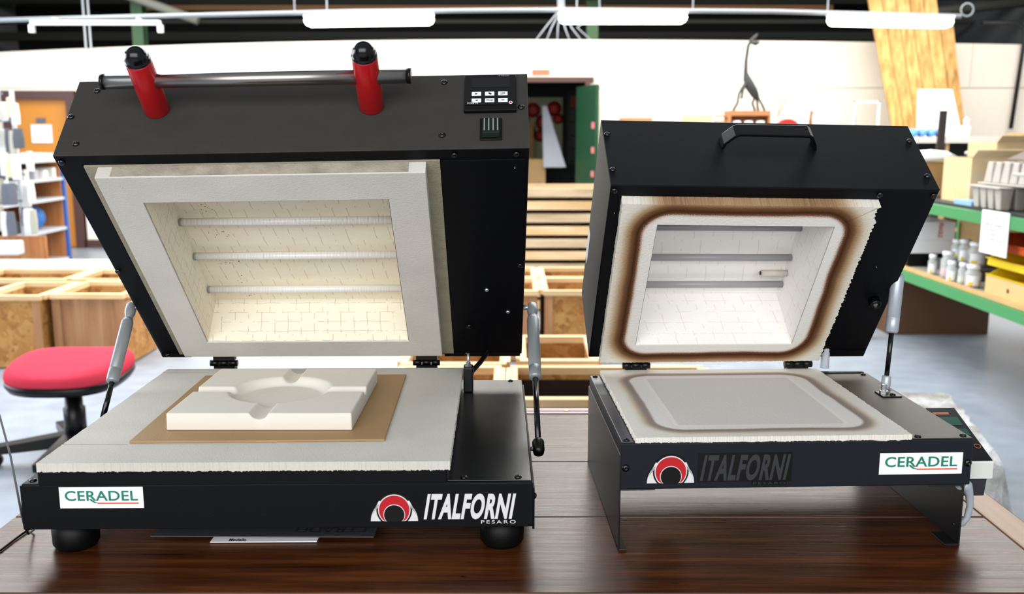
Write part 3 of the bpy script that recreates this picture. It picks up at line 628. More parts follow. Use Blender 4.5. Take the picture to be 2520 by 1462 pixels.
# ================================================================ red stool
t = thing('swivel_stool', 'red cushioned swivel stool with a black star base behind the left kiln', 'stool', (-1.885, 3.98, 0))
cus = MB(); n = 40; P = []; F = []
rings = [(0.0, 0.448), (0.35, 0.447), (0.7, 0.449), (0.9, 0.446), (0.985, 0.43), (1.0, 0.41), (0.99, 0.395), (0, 0.392)]
for r, z in rings:
    for k in range(n):
        a = 2 * pi * k / n; cx = abs(cos(a)) ** 0.75 * (1 if cos(a) > 0 else -1); sy = abs(sin(a)) ** 0.75 * (1 if sin(a) > 0 else -1)
        zz = z + (0.018 * sy * r if r else 0) + (0.022 * (cx * cx) * r * r - .01 * r if z > 0.44 else 0)
        P.append((cx * 0.245 * r, sy * 0.235 * r, zz))
for i in range(len(rings) - 1):
    for k in range(n): F.append((i * n + k, i * n + (k + 1) % n, (i + 1) * n + (k + 1) % n, (i + 1) * n + k))
cus.add(P, F, 0, True); cus.build('seat_cushion', mat('red_fabric', 'c83a4c', 0.9, 0, 0.1, 0.3, 400), t)
q = MB(); P = []; F = []
for r, z in ((0.0, 0.395), (0.99, 0.395), (1.0, 0.375), (0.95, 0.355), (0.5, 0.345), (0, 0.345)):
    for k in range(n):
        a = 2 * pi * k / n; cx = abs(cos(a)) ** 0.75 * (1 if cos(a) > 0 else -1); sy = abs(sin(a)) ** 0.75 * (1 if sin(a) > 0 else -1)
        P.append((cx * 0.245 * r, sy * 0.235 * r, z + 0.018 * sy * r))
for i in range(5):
    for k in range(n): F.append((i * n + k, i * n + (k + 1) % n, (i + 1) * n + (k + 1) % n, (i + 1) * n + k))
q.add(P, F, 0, True); q.build('seat_shell', MATTE, t)
q = MB(); q.box((-0.09, -0.07, 0.325), (0.12, 0.09, 0.35)); q.build('mechanism', MATTE, t, 0.01)
q = MB(); q.lathe([(0.030, 0.10), (0.045, 0.11), (0.045, 0.235), (0.037, 0.24), (0.036, 0.33), (0, 0.33)], (0.0, 0, 0)); q.build('gas_column', MATTE, t)
for i in range(5):
    a = radians(197 + 72 * i); d = Vector((cos(a), sin(a), 0)); p = Vector((-d.y, d.x, 0)); q = MB()
    A0 = Vector((0, 0, 0.10)); A1 = d * 0.33 + Vector((0, 0, 0.075)); pts = []
    for c0, hw, th in ((A0, 0.040, 0.030), (A1, 0.028, 0.018)):
        for s1, s2 in ((-1, -1), (1, -1), (1, 1), (-1, 1)): pts.append(tuple(c0 + p * hw * s1 + Vector((0, 0, th * s2))))
    q.add(pts, [(0, 1, 2, 3), (4, 5, 6, 7), (0, 1, 5, 4), (1, 2, 6, 5), (2, 3, 7, 6), (3, 0, 4, 7)]); L = q.build('base_leg', MATTE, t, 0.004)
    q = MB(); c0 = d * 0.32
    q.lathe([(0.0, -0.022), (0.022, -0.022), (0.028, -0.015), (0.028, 0.015), (0.022, 0.022), (0, 0.022)], c0 + Vector((0, 0, 0.028)), p, 14); q.tube([c0 + Vector((0, 0, .03)), c0 + Vector((0, 0, 0.08))], 0.007, 8); q.build('castor', MATTE, L)
q = MB(); q.lathe([(0.05, 0.07), (0.055, 0.10), (0.045, 0.125), (0, 0.125)], (0, 0, 0)); q.build('hub', MATTE, t)

# ================================================================ green rack at the right
RX = 2.50
t = thing('storage_rack', 'green steel storage rack with two loaded shelves at the right', 'rack')
for z0, nm in ((0.475, 'lower_shelf'), (0.925, 'upper_shelf')):
    q = MB(); q.box((RX + 0.05, 3.4, z0 + 0.045), (RX + 0.75, 6.9, z0 + 0.07)); s_ = q.build(nm, mat('worn_shelf_board', 'a09a8e', 0.6, var=0.15, vscale=5) if z0 < .6 else mat('dark_shelf_board', '2a2b2c', 0.6), t)
    q = MB(); q.box((RX, 3.4, z0 - 0.005), (RX + 0.045, 6.9, z0 + 0.055)); q.build('front_beam', GREEN, s_)
    q = MB(); q.box((RX + .755, 3.4, z0 - 0.005), (RX + 0.80, 6.9, z0 + 0.055)); q.build('rear_beam', GREEN, s_)
q = MB(); q.box((RX + 0.02, 3.45, 0.532), (RX + 0.05, 6.9, 0.552)); q.build('shelf_edging', CARD, t)
for y in (3.3, 6.9):
    for x in (RX, RX + 0.74): q = MB(); q.box((x, y, 0), (x + 0.06, y + 0.06, 1.02)); q.build('rack_post', GREEN, t)
UZ, LZ = 0.996, 0.546
# sheet with red writing hanging on the upper beam
t = thing('price_notice', 'white sheet with red writing hanging from the upper beam of the green rack', 'notice')
q = MB(); q.box((RX - 0.006, 4.80, 0.775), (RX - 0.002, 5.08, 1.0)); 
q.build('sheet', PAPERM, t)
fN = lambda x, z, d: (RX - 0.0065 - d, 5.08 - x, z)
for tx, x, z, w_, h_ in (('1€50', 0.12, 0.955, 0.05, 0.012), ('BISCUIT TOURNE', 0.05, 0.920, 0.17, 0.013), ('EN OPTION AU', 0.055, 0.895, 0.15, 0.012), ('POIDS', 0.09, 0.872, 0.07, 0.011), ('OU A L\'UNITE AU SOL', 0.03, 0.845, 0.21, 0.013)):
    lettering(fN, tx, x, z, w_, h_, 'red_writing', mat('pale_red_ink', 'c87080', .6), t, 0, 0, 0.01)
lettering(fN, '2016', 0.19, 0.80, 0.05, 0.009, 'grey_writing', mat('grey_ink', '888890', .6), t)
# pulp trays
def pulp_tray(label, y0, x0, z, rot=0, nx=4, tilt=0, s=1.0, flip=False):
    t = thing('pulp_tray', label, 'tray', (x0, y0, z), rot, 'grey paper pulp trays on the green rack'); t.rotation_euler = (tilt, 0, rot); t.scale = (s, s, s)
    q = MB(); q.box((-0.02, -0.02, 0.118), (0.27, nx * 0.085 + 0.02, 0.128)); q.build('tray_rim', PULP, t, 0.003)
    for i in range(nx):
        for j in range(3):
            q = MB(); c0 = (0.04 + j * 0.085, 0.04 + i * 0.085); pts = []
            for hw, zz in ((0.026, 0.0), (0.038, 0.118)):
                for a, b_ in ((-1, -1), (1, -1), (1, 1), (-1, 1)): pts.append((c0[0] + a * hw, c0[1] + b_ * hw, zz))
            q.add(pts, [(0, 1, 2, 3), (4, 5, 6, 7), (0, 1, 5, 4), (1, 2, 6, 5), (2, 3, 7, 6), (3, 0, 4, 7)]); q.build('cup', PULP, t, 0.006)
    return t
pulp_tray('small-cupped grey pulp tray at the front edge of the upper shelf', 5.02, RX + 0.05, UZ, 0, 4, s=0.95)
pulp_tray('large-cupped grey pulp tray at the right edge of the frame', 4.28, RX + 0.05, UZ, 0, 4, s=1.6)
t_ = pulp_tray('upside-down grey pulp tray lying on the small-cupped tray', 5.32, RX + 0.10, UZ + 0.248, 0, 5, s=0.95); t_.rotation_euler = (pi, 0, 0.06)
mb = MB(); mb.prism([(RX + 0.16, 1.26), (RX + 0.62, 1.26), (RX + 0.62, 1.325), (RX + 0.30, 1.325)], 4.5, 5.2, 1); put('dark_lid_box', 'dark brown topped box on the pulp trays', 'box', mb, mat('brown_lid', '4c3a34', 0.6))
mb = MB(); mb.box((RX + 0.53, 4.3, UZ), (RX + 0.74, 5.2, 1.258)); put('grey_carton', 'grey carton behind the pulp trays', 'box', mb, PULP)
carton('cardboard_box', 'tall open cardboard box on the upper shelf behind the pulp trays', (RX + 0.30, 5.75, UZ), (0.30, 0.36, 0.26), 0, CARDL)
carton('cardboard_box', 'open cardboard box at the back of the upper shelf with a white bag on top', (RX + 0.24, 6.45, UZ), (0.36, 0.4, 0.22), 0, CARD, False)
carton('cardboard_box', 'pale cardboard box far right on the upper shelf beside the brown lid', (RX + 0.85, 6.6, 1.06 - .064), (0.30, 0.4, 0.34), 0, CARDL)
mb = MB(); mb.lathe([(0.0, 0), (0.12, 0.005), (0.17, 0.03), (0.10, 0.065), (0, 0.075)], (RX + 0.20, 6.25, UZ + 0.222), n=14); put('white_bag', 'crumpled white bag on the cardboard box of the upper shelf', 'bag', mb, WHITE)
mb = MB(); mb.box((RX + 0.06, 5.35, UZ), (RX + 0.30, 5.56, UZ + 0.025)); put('blue_booklet', 'pale blue booklet at the edge of the upper shelf', 'booklet', mb, mat('pale_blue', '8ab0d8', .5))
# lower shelf: boxes, jars, bins
def jar(label, x, y, z, r=0.035, h=0.10, fill='d8a8a8', lab=True):
    t = thing('glass_jar', label, 'jar', (x, y, z), 0, 'jars of powder on the lower shelf')
    q = MB(); q.lathe([(r * .9, 0), (r, 0.008), (r, h * 0.8), (r * 0.75, h * 0.9), (r * .75, h), (0, h)], (0, 0, 0), n=18); q.build('jar_body', mat('jar_glass', 'dfe4e4', 0.08, 0, 0.5, alpha=0.45), t)
    q = MB(); q.lathe([(r * .85, 0.006), (r * .92, 0.012), (r * .92, h * 0.42), (0, h * 0.42)], (0, 0, 0), n=18); q.build('powder', mat('powder_' + fill, fill, 0.8), t)
    q = MB(); q.lathe([(r * 0.82, h), (r * .82, h + 0.022), (0, h + 0.022)], (0, 0, 0), n=18); q.build('jar_lid', WHITE, t)
    if lab:
        q = MB(); a0, a1 = radians(200), radians(290); P = []; m_ = 8
        for z_ in (h * 0.15, h * 0.65):
            for k in range(m_ + 1): a = a0 + (a1 - a0) * k / m_; P.append(((r + .0008) * cos(a), (r + .0008) * sin(a), z_))
        q.add(P, [(k, k + 1, m_ + 2 + k, m_ + 1 + k) for k in range(m_)], 0, True); l_ = q.build('jar_label', WHITE, t)
        q = MB(); P = []
        for z_ in (h * 0.15, h * 0.32):
            for k in range(5): a = a0 + radians(10) + (a1 - a0) * 0.4 * k / 4; P.append(((r + .0016) * cos(a), (r + .0016) * sin(a), z_))
        q.add(P, [(k, k + 1, 6 + k, 5 + k) for k in range(4)], 0, True); q.build('yellow_mark', YELLOW, l_)
    return t
jx = RX + 0.07
jar('narrow labelled jar at the left front end of the jar row', jx, 5.80, LZ, 0.026, 0.10, 'c8d0cc')
jar('large jar of pink powder at the front of the lower shelf', jx + 0.03, 5.66, LZ, 0.041, 0.135, 'd8a0a8', False)
jar('labelled jar with pale contents in front, right of the pink powder jar', jx - 0.02, 5.50, LZ, 0.028, 0.10, 'd8d8d0')
jar('unlabelled jar of whitish powder next to the orange powder jar', jx + 0.01, 5.42, LZ, 0.028, 0.10, 'd4d8c0', False)
jar('jar of orange powder with a yellow marked label in the front row', jx + 0.01, 5.30, LZ, 0.042, 0.105, 'd88058')
jar('jar in the back row standing on the shelf riser, left', jx + 0.24, 6.00, LZ + 0.07, 0.04, 0.10, 'b8bcc0')
jar('jar in the back row standing on the shelf riser, middle', jx + 0.20, 5.82, LZ + 0.07, 0.036, 0.12, 'b8ccc8')
jar('jar of dark green powder in the back row on the riser', jx + 0.20, 5.66, LZ + 0.07, 0.055, 0.12, '5c8070')
mb = MB(); mb.box((jx + 0.14, 5.5, LZ), (jx + 0.32, 6.06, LZ + 0.068)); put('shelf_riser', 'dark low riser under the back row of jars', 'riser', mb, mat('dark_riser', '4a4a48', 0.6))
mb = MB(); mb.box((RX + 0.06, 6.15, LZ), (RX + 0.34, 6.5, LZ + 0.085)); put('black_box', 'black flat box under the two white boxes on the lower shelf', 'box', mb, MATTE)
t = thing('white_box', 'lower white cardboard box on the flat black box', 'box', (RX + 0.21, 6.32, LZ + 0.086)); q = MB(); q.box((-0.14, -0.17, 0), (0.14, 0.17, 0.085)); q.build('box_body', WHITE, t)
t = thing('white_box', 'upper white cardboard box with red lettering on its end', 'box', (RX + 0.22, 6.33, LZ + 0.172)); q = MB(); q.box((-0.14, -0.17, 0), (0.14, 0.17, 0.115)); q.build('box_body', WHITE, t)
lettering(lambda x, z, d: (0.03 + z, -0.171 - d, 0.11 - x), 'FRAGILE', 0, 0, 0.095, 0.03, 'red_lettering', mat('box_red', 'c03028', .5), t, 0, 0, 0.02)
for y, z, mm, lab_ in ((4.86, 0.612, YELLOW, 'lower yellow plastic bin on the lower shelf of the rack'), (4.87, 0.70, YELLOW, 'upper yellow plastic bin on the lower shelf of the rack'), (4.86, 0.79, ORANGEP, 'orange plastic bin stacked above the yellow bins')):
    t = thing('stacking_bin', lab_, 'bin', (RX + 0.18, y, z), 0, 'stacked plastic bins on the rack')
    q = MB(); X, Y, H_, th = 0.12, 0.24, 0.085, 0.006
    q.box((-X, -Y, 0), (X, Y, th)); q.box((X - th, -Y, th), (X, Y, H_)); q.box((-X + .0, -Y, th), (X, -Y + th, H_))
    q.prism([(-X, th), (X, th), (X, H_), (-X * .3, H_), (-X, H_ * 0.45)], Y - th, Y, 1); q.box((-X, -Y, th), (-X + th, Y, H_ * 0.5)); q.build('bin_body', mm, t, 0.003)
    q = MB(); q.box((-X - .012, -Y, H_ * .45), (-X, Y, H_ * .5)); q.build('bin_lip', mm, t)
mb = MB(); mb.box((RX + 0.10, 4.5, LZ), (RX + 0.32, 5.08, 0.608)); put('dark_block', 'dark brown block under the yellow bins', 'block', mb, mat('dark_brown_board2', '4a3024', .6))
t = thing('pine_box', 'pine box with a dark knot hole at the front of the lower shelf', 'box'); q = MB(); q.pocket((RX + 0.052, RX + 0.092, 4.4, 5.10), LZ + 0.10, LZ, (RX + .06, RX + .084, 4.41, 5.09), LZ + .01); q.build('box_front', mat('pale_pine', 'd8b078', .6, var=.1, vscale=8), t)
q = MB(); q.lathe([(0.0, 0), (0.012, 0), (0.012, 0.002), (0, 0.002)], (RX + 0.0518, 4.86, LZ + 0.05), (-1, 0, 0), 12); q.build('knot_hole', mat('knot_brown', '5a3018', .7), t)
for x0_, y0_, s1, s2, h_, mm, lb in ((0.45, 5.1, 0.25, 0.3, 0.24, CARD, 'brown cardboard carton at the back of the lower shelf, behind the notice'), (0.40, 5.85, 0.3, 0.35, 0.33, CARD, 'wide cardboard carton at the back of the lower shelf, behind the white boxes'), (0.48, 5.48, 0.22, 0.3, 0.33, mat('ochre_card', 'a88a48', .7), 'ochre cardboard carton at the back of the lower shelf')):
    mb = MB(); mb.box((RX + x0_, y0_, LZ), (RX + x0_ + s1, y0_ + s2, LZ + h_)); put('closed_carton', lb, 'box', mb, mm)
# box on the floor under the rack
mb = MB(); mb.pocket((2.65, 3.35, 6.6, 7.3), 0.42, 0.0, (2.67, 3.33, 6.62, 7.28), 0.03); put('floor_crate', 'dark brown wooden crate on the floor under the green rack', 'crate', mb, mat('dark_crate_wood', '5c3d24', 0.7))
mb = MB(); mb.lathe([(0, -.03), (0.05, -.03), (0.06, 0), (0.05, .03), (0, .03)], (2.42, 6.5, 0.06), (1, 0.2, 0), 14); put('castor_wheel', 'dark wheel on the floor beside the brown crate', 'wheel', mb, MATTE)

# wrapped pallet behind the right kiln
t = thing('wrapped_pallet', 'wooden pallet wrapped in shiny clear film on the floor behind the right kiln', 'pallet', (1.51, 3.62, 0), radians(-12.5))
m, g, b, tc = base('cling_film', 0.12, 0.8); g.link(g.bump(g.noise(tc.outputs['Object'], 22, 6, 0.7), 1.0, 0.05), b.inputs['Normal'])
g.link(g.ramp(g.noise(tc.outputs['Object'], 9, 4), [(0.35, lin('b8b0a8')), (0.5, lin('e8e6e4')), (0.7, lin('ffffff'))]), b.inputs['Base Color']); FILM = m
q = MB(); NX, NY = 16, 20; P = []; F = []
for j in range(NY + 1):
    for i in range(NX + 1):
        u, v = i / NX, j / NY; e = min(u, 1 - u, v, 1 - v) * 16
        P.append(((u - 0.5) * 0.62 + rnd.uniform(-.008, .008), (v - 0.5) * 1.0 + rnd.uniform(-.008, .008), 0.13 + 0.17 * min(1, e ** 0.5) + rnd.uniform(-.005, .005)))
for j in range(NY):
    for i in range(NX): a = j * (NX + 1) + i; F.append((a, a + 1, a + NX + 2, a + NX + 1))
q.add(P, F, 0, False); q.build('film_wrap', FILM, t)
q = MB(); q.box((-0.30, -0.49, 0.10), (0.30, 0.49, 0.125)); q.build('pallet_deck', wood('pallet_wood', '8a4a20', 'b06a34', 'c88850', 0), t)
for x in (-0.27, 0, 0.27): q = MB(); q.box((x - 0.04, -0.49, 0), (x + 0.04, 0.49, 0.10)); q.build('pallet_runner', MATS['pallet_wood'], t)

# ================================================================ the work table
m, g, b, tc = base('varnished_table_wood', 0.25, 0.36)
ob = tc.outputs['Object']; v = g.maps(ob, (1.6, 22, 1)); n1 = g.noise(v, 2.2, 9, 0.65)
v2 = g.maps(ob, (6, 260, 1)); n2 = g.noise(v2, 1.0, 4, 0.6); n3 = g.noise(ob, 3.0, 4)
f = g.m('ADD', g.m('MULTIPLY', n1, 0.62), g.m('ADD', g.m('MULTIPLY', n2, 0.22), g.m('MULTIPLY', n3, 0.16)))
col = g.ramp(f, [(0.36, lin('220e04')), (0.50, lin('48230c')), (0.62, lin('683816'))])
dots = g.m('GREATER_THAN', g.noise(g.maps(ob, (30, 60, 1)), 1.0, 1), 0.80)
col = g.mix(dots, col, lin('120c0a'))
g.link(col, b.inputs['Base Color'])
g.link(g.m('ADD', 0.16, g.m('MULTIPLY', n2, 0.30)), b.inputs['Roughness']); g.link(g.bump(g.m('ADD', n1, n2), 0.22, 0.0015), b.inputs['Normal'])
TABW = m
t = thing('work_table', 'large varnished brown wooden table with plank seams carrying both kilns', 'table', (0, 0, 0))
ys = [0.55, 0.80, 1.017, 1.238, 1.462, 1.762]
for i in range(5):
    q = MB(); q.box((-0.68, ys[i] + 0.0012, TZ - 0.04), (0.645, ys[i + 1] - 0.0012, TZ)); q.build('table_plank', TABW, t, 0.0015)
q = MB(); q.box((0.647, 0.55, TZ - 0.045), (0.692, 1.762, TZ + 0.0005)); q.build('edge_strip', wood('edge_strip_wood', '7a5436', '9a7452', 'b08c68', 1, 1.2, 0.35), t, 0.003)
q = MB(); q.box((-0.66, 0.6, TZ - 0.12), (0.66, 1.72, TZ - 0.041)); q.build('apron', mat('dark_table_frame', '2a1a10', 0.5), t)
for x, y in ((-0.62, 0.62), (0.58, 0.62), (-0.62, 1.66), (0.58, 1.66)): q = MB(); q.box((x, y, 0), (x + 0.06, y + 0.06, TZ - 0.12)); q.build('leg', MATS['dark_table_frame'], t)
t = thing('paper_strip', 'white paper strip with a red border and a yellow star at the back table edge', 'paper', (0, 0, TZ + 0.0005))
q = MB(); q.box((-0.05, 1.725, 0), (0.30, 1.758, 0.001)); q.build('sheet', mat('pinkish_paper', 'c8c0c0', 0.5), t)
q = MB(); q.box((-0.05, 1.735, 0.0011), (0.30, 1.738, 0.0014)); q.box((-0.05, 1.744, 0.0011), (0.30, 1.746, 0.0014)); q.build('red_line', mat('thin_red', 'b84050', .5), t)
st = [( (0.006 if i % 2 == 0 else 0.003) * cos(i * pi / 5), (0.006 if i % 2 == 0 else 0.003) * sin(i * pi / 5)) for i in range(10)]
q = MB(); q.prism([(0.103 + a, 1.74 + b_) for a, b_ in st], 0.0015, 0.0019); q.build('yellow_star', YELLOW, t)

# ================================================================ KILNS
def screw(f, p, ax, parent, r=0.0046, name='screw', m=None):
    """domed screw head at p pointing along ax, in the frame f"""
    P0 = Vector(f(p)); P1 = Vector(f(tuple(Vector(p) + Vector(ax) * 0.01))); d = (P1 - P0).normalized()
    q = MB(); q.lathe([(r, 0), (r * .96, 0.0010), (r * .8, 0.0020), (r * .5, 0.0027), (r * .26, 0.0029), (r * .24, 0.0020), (0, 0.0020)], P0, d, 16); return q.build(name, m or SCREWM, parent)

def lidmap(K):
    ph = K['phi']; c, s = cos(ph), sin(ph)
    def f(p):
        u, a, t_ = p; a *= 1 + K['k'] / K['L'] * (1 - u / K['W'])
        return (u, K['hv'] - a * c + t_ * s, K['hz'] + a * s + t_ * c)
    return f
def jag_slab(q, u0, u1, v0, v1, z0, z1, amp, seedv, low=0.002, step=0.003):
    """slab whose outline and lower front edge are torn"""
    r = random.Random(seedv); pts = []
    def side(ax, ay, bx, by, am):
        L = math.hypot(bx - ax, by - ay); n = max(2, int(L / step)); nx, ny = (by - ay) / L, -(bx - ax) / L
        for i in range(n):
            k = i / n; j = r.uniform(-1, 1) * am; pts.append((ax + (bx - ax) * k + nx * j, ay + (by - ay) * k + ny * j))
    side(u0, v0, u1, v0, amp * .5); side(u1, v0, u1, v1, amp); side(u1, v1, u0, v1, amp * .5); side(u0, v1, u0, v0, amp)
    n = len(pts)
    P = [(x, y, z1) for x, y in pts] + [(x, y, z0 - abs(r.gauss(0, low))) for x, y in pts]
    q.add(P, [tuple(range(n))], 0); q.fc.append(tuple(len(q.v) - 2 * n + n + i for i in range(n))[::-1]); q.mi.append(0); q.sm.append(False)
    q.add(P, [(i, (i + 1) % n, n + (i + 1) % n, n + i) for i in range(n)], 0)
def lining(q, p0, p1, b0, b1, t0, th):
    """inward faces of the chamber, uv in metres"""
    e = 0.0008; p0 += e; p1 -= e; b0 += e; b1 -= e; th -= e
    q.add([(p0, b0, th), (p1, b0, th), (p1, b1, th), (p0, b1, th)], [(0, 1, 2, 3)])
    for (x0, y0), (x1, y1) in (((p0, b0), (p1, b0)), ((p1, b0), (p1, b1)), ((p1, b1), (p0, b1)), ((p0, b1), (p0, b0))):
        L = math.hypot(x1 - x0, y1 - y0)
        q.add([(x0, y0, t0), (x1, y1, t0), (x1, y1, th), (x0, y0, th)], [(0, 1, 2, 3)], uvs=[(0.5, 0.3), (0.5 + L, 0.3), (0.5 + L, 0.3 + th - t0), (0.5, 0.3 + th - t0)])
def emblem(f, parent, cx, z0, r, d=0.0005, name='emblem'):
    """dome shaped badge: two pale wings, red crescent, dark inner arch. f(x, z, depth)"""
    def poly(pts, nm, m_, dd, par):
        q = MB(); n = len(pts); q.add([f(x, z, dd) for x, z in pts] + [f(x, z, dd + 0.0004) for x, z in pts], [tuple(range(n)), tuple(range(n, 2 * n))] + [(i, (i + 1) % n, n + (i + 1) % n, n + i) for i in range(n)]); return q.build(nm, m_, par)
    rc = r * 0.66; zc = z0 + r * 0.50; rg = rc + .10 * r
    bp = []
    for i in range(41):
        a = pi * i / 40; h1 = r * 1.06; sa_ = sin(a); k_ = (zc - z0) * sa_; h2 = k_ + math.sqrt(max(0, k_ * k_ - (zc - z0) ** 2 + (rg + .03 * r) ** 2)); h = max(h1, h2)
        bp.append((cx + h * cos(a), z0 - .0006 + h * sa_))
    bd = poly(bp, name, MATTE, d, parent)
    for s in (-1, 1):
        aT = radians(62); out = [(cx + s * r * cos(aT * i / 12), z0 + r * sin(aT * i / 12)) for i in range(13)]
        t0 = math.atan2(out[-1][1] - zc, abs(out[-1][0] - cx)); t1 = math.asin(max(-1, (z0 - zc) / rg)); inn = []
        for i in range(1, 13):
            a = t0 + (t1 - t0) * i / 12; inn.append((cx + s * rg * cos(a), zc + rg * sin(a)))
        poly(out + inn, 'badge_wing', LETTER, d + 0.0005, bd)
    n = 40; ring = [(cx + (rc + .03 * r) * cos(2 * pi * i / n), max(z0, zc + (rc + .03 * r) * sin(2 * pi * i / n))) for i in range(n)]
    poly(ring, 'badge_outline', LETTER, d + 0.0006, bd)
    ring = [(cx + (rc - .015 * r) * cos(2 * pi * i / n), max(z0 + .0003, zc + (rc - .015 * r) * sin(2 * pi * i / n))) for i in range(n)]
    poly(ring, 'red_crescent', BADGERED, d + 0.0011, bd)
    ri = r * 0.43; zi = z0 + r * 0.30
    poly([(cx + (ri + .03 * r) * cos(2 * pi * i / n), max(z0, zi + (ri + .03 * r) * sin(2 * pi * i / n))) for i in range(n)], 'badge_outline', LETTER, d + 0.0016, bd)
    poly([(cx + ri * cos(2 * pi * i / n), max(z0 - .0002, zi + ri * sin(2 * pi * i / n))) for i in range(n)], 'badge_arch', MATTE, d + 0.0021, bd)
    return bd
def dealer_sticker(f, parent, x0, x1, z0, z1, d=0.0):
    q = MB(); q.add([f(x, z, dd) for dd in (d, d + .0004) for x, z in ((x0, z0), (x1, z0), (x1, z1), (x0, z1))], [(0, 1, 2, 3), (4, 5, 6, 7), (0, 1, 5, 4), (1, 2, 6, 5), (2, 3, 7, 6), (3, 0, 4, 7)])
    s_ = q.build('dealer_sticker', WHITE, parent); W_, H_ = x1 - x0, z1 - z0
    lettering(f, 'CERADEL', x0 + W_ * 0.065, z0 + H_ * 0.35, W_ * 0.87, H_ * 0.48, 'green_lettering', GREENINK, s_, d + .0005, 0, 0.014, 1.03, 0.0003)
    # tail of the R running into the red underline
    a = x0 + W_ * 0.365; tail = []
    for k in range(9):
        q_ = k / 8; tail.append((a + W_ * 0.085 * q_, z0 + H_ * (0.42 - 0.18 * (1 - (1 - q_) ** 2))))
    P = [(x - W_ * .011, z) for x, z in tail] + [(x + W_ * .011, z + H_ * .03) for x, z in tail][::-1]; n = len(P); q = MB()
    q.add([f(x, z, d + .0005) for x, z in P] + [f(x, z, d + .0008) for x, z in P], [tuple(range(n)), tuple(range(n, 2 * n))] + [(i, (i + 1) % n, n + (i + 1) % n, n + i) for i in range(n)]); q.build('letter_tail', GREENINK, s_)
    u0, u1, w0, w1 = x0 + W_ * 0.45, x0 + W_ * 0.94, z0 + H_ * 0.205, z0 + H_ * 0.265; q = MB()
    q.add([f(x, z, dd) for dd in (d + .0005, d + .0009) for x, z in ((u0, w0), (u1, w0), (u1, w1), (u0, w1))], [(0, 1, 2, 3), (4, 5, 6, 7), (0, 1, 5, 4), (1, 2, 6, 5), (2, 3, 7, 6), (3, 0, 4, 7)]); q.build('red_underline', REDINK, s_)
    return s_
def hinge(u, K, parent, wd=0.036, m=MATTE):
    """knuckled hinge between base and lid, seen under the lid"""
    y, z = K['hv'] - 0.004, K['hz'] - 0.012; hg = None
    q = MB(); q.box((u - wd / 2, y - 0.006, z + 0.004), (u + wd / 2, y + 0.010, z + 0.014)); hg = q.build('hinge', m, parent, 0.001)
    for i in range(3):
        a = u - wd * 0.64 + i * wd * 0.44; q = MB(); q.tube([(a, y - .004, z), (a + wd * 0.40, y - .004, z)], 0.0055, 14); q.build('hinge_knuckle', m, hg)
    for i in range(2):
        a = u - wd * 0.36 + i * wd * 0.46; q = MB(); q.box((a, y - 0.003, z), (a + wd * 0.26, y + 0.003, z + 0.008)); q.build('hinge_leaf', m, hg)
    q = MB(); q.box((u - wd / 2, y - 0.004, z - 0.016), (u + wd / 2, y + 0.012, z - 0.004)); q.build('hinge_leaf', m, hg)
    return hg
def strut(pb, pt, frac, parent, body, r0=0.0095, r1=0.0042, name='gas_strut', capm=None):
    """gas strut: rod at the bottom pb, cylinder towards the top pt"""
    a, b_ = Vector(pb), Vector(pt); mid = a + (b_ - a) * frac; d = (b_ - a).normalized(); L = (b_ - mid).length
    q = MB(); q.lathe([(0.0, 0), (r0 * .8, 0.0), (r0, 0.003), (r0, 0.022), (r0 * .96, 0.0225), (r0 * .96, 0.0235), (r0, 0.024), (r0, L - 0.03), (r0 * .8, L - 0.022), (0, L - 0.022)], mid, d, 20); s_ = q.build(name, body, parent)
    q = MB(); q.tube([a + d * 0.012, mid + d * 0.01], r1, 14); q.build('strut_rod', GLOSSBLK, s_)
    return s_, a, b_, d

A = dict(W=.62, D=.4883, zb=.04, zt=.0975, L=.503, T=.141, phi=.7878, hv=.4998, hz=.1408, k=-.0151)
B = dict(W=.4425, D=.3304, zb=.0805, zt=.1407, L=.3438, T=.1398, phi=.9193, hv=.3457, hz=.1679, k=.0101)

# ---------------- left kiln
ka = thing('tabletop_kiln', 'large open kiln on the left with red posts and a steel bar handle', 'kiln', (-.5951, 1.1036, TZ), 0.0157)
I3 = lambda p: p
FA = lambda x, z, d: (x, -d, z)
q = MB(); q.prism([(0, A['zb']), (A['W'], A['zb']), (A['W'], A['zt']), (.516, A['zt']), (.516, .1150), (.0205, .1150), (.0205, A['zt'] + .0005), (0, A['zt'] + .0005)], 0, A['D'], 1)
bA = q.build('base_housing', BLACK, ka, 0.002, 3)
q = MB(); q.box((0.5165, 0.003, A['zt']), (A['W'] - .001, A['D'] - .002, A['zt'] + 0.0012)); q.build('side_deck_plate', mat('satin_black_deck', '101214', .27, 0, .45, .08, 900), bA, 0.0006)
# raised edge lips around the front panel
q = MB(); q.box((-0.001, -0.0015, A['zb']), (A['W'] + .001, 0.0, A['zt'] - 0.001)); q.build('front_panel', BLACK, bA, 0.0008)
q = MB(); q.box((A['W'], 0.0, A['zb'] - .004), (A['W'] + .003, A['D'], A['zt'] - .008)); q.build('side_panel', BLACK, bA, 0.0008)
for p in ((.5364, .0115), (.6029, .0125), (.6001, .478)): screw(I3, (p[0], p[1], A['zt'] + .0012), (0, 0, 1), bA)
screw(I3, (.0095, .0115, A['zt'] + .0005), (0, 0, 1), bA)
screw(I3, (A['W'] + .003, .012, .075), (1, 0, 0), bA, 0.004)
q = MB(); jag_slab(q, .0225, .5195, -.0035, .4655, .1152, .1255, 0.0008, 3, 0.0008, 0.0012); q.build('base_fibre_board', FELT, ka)
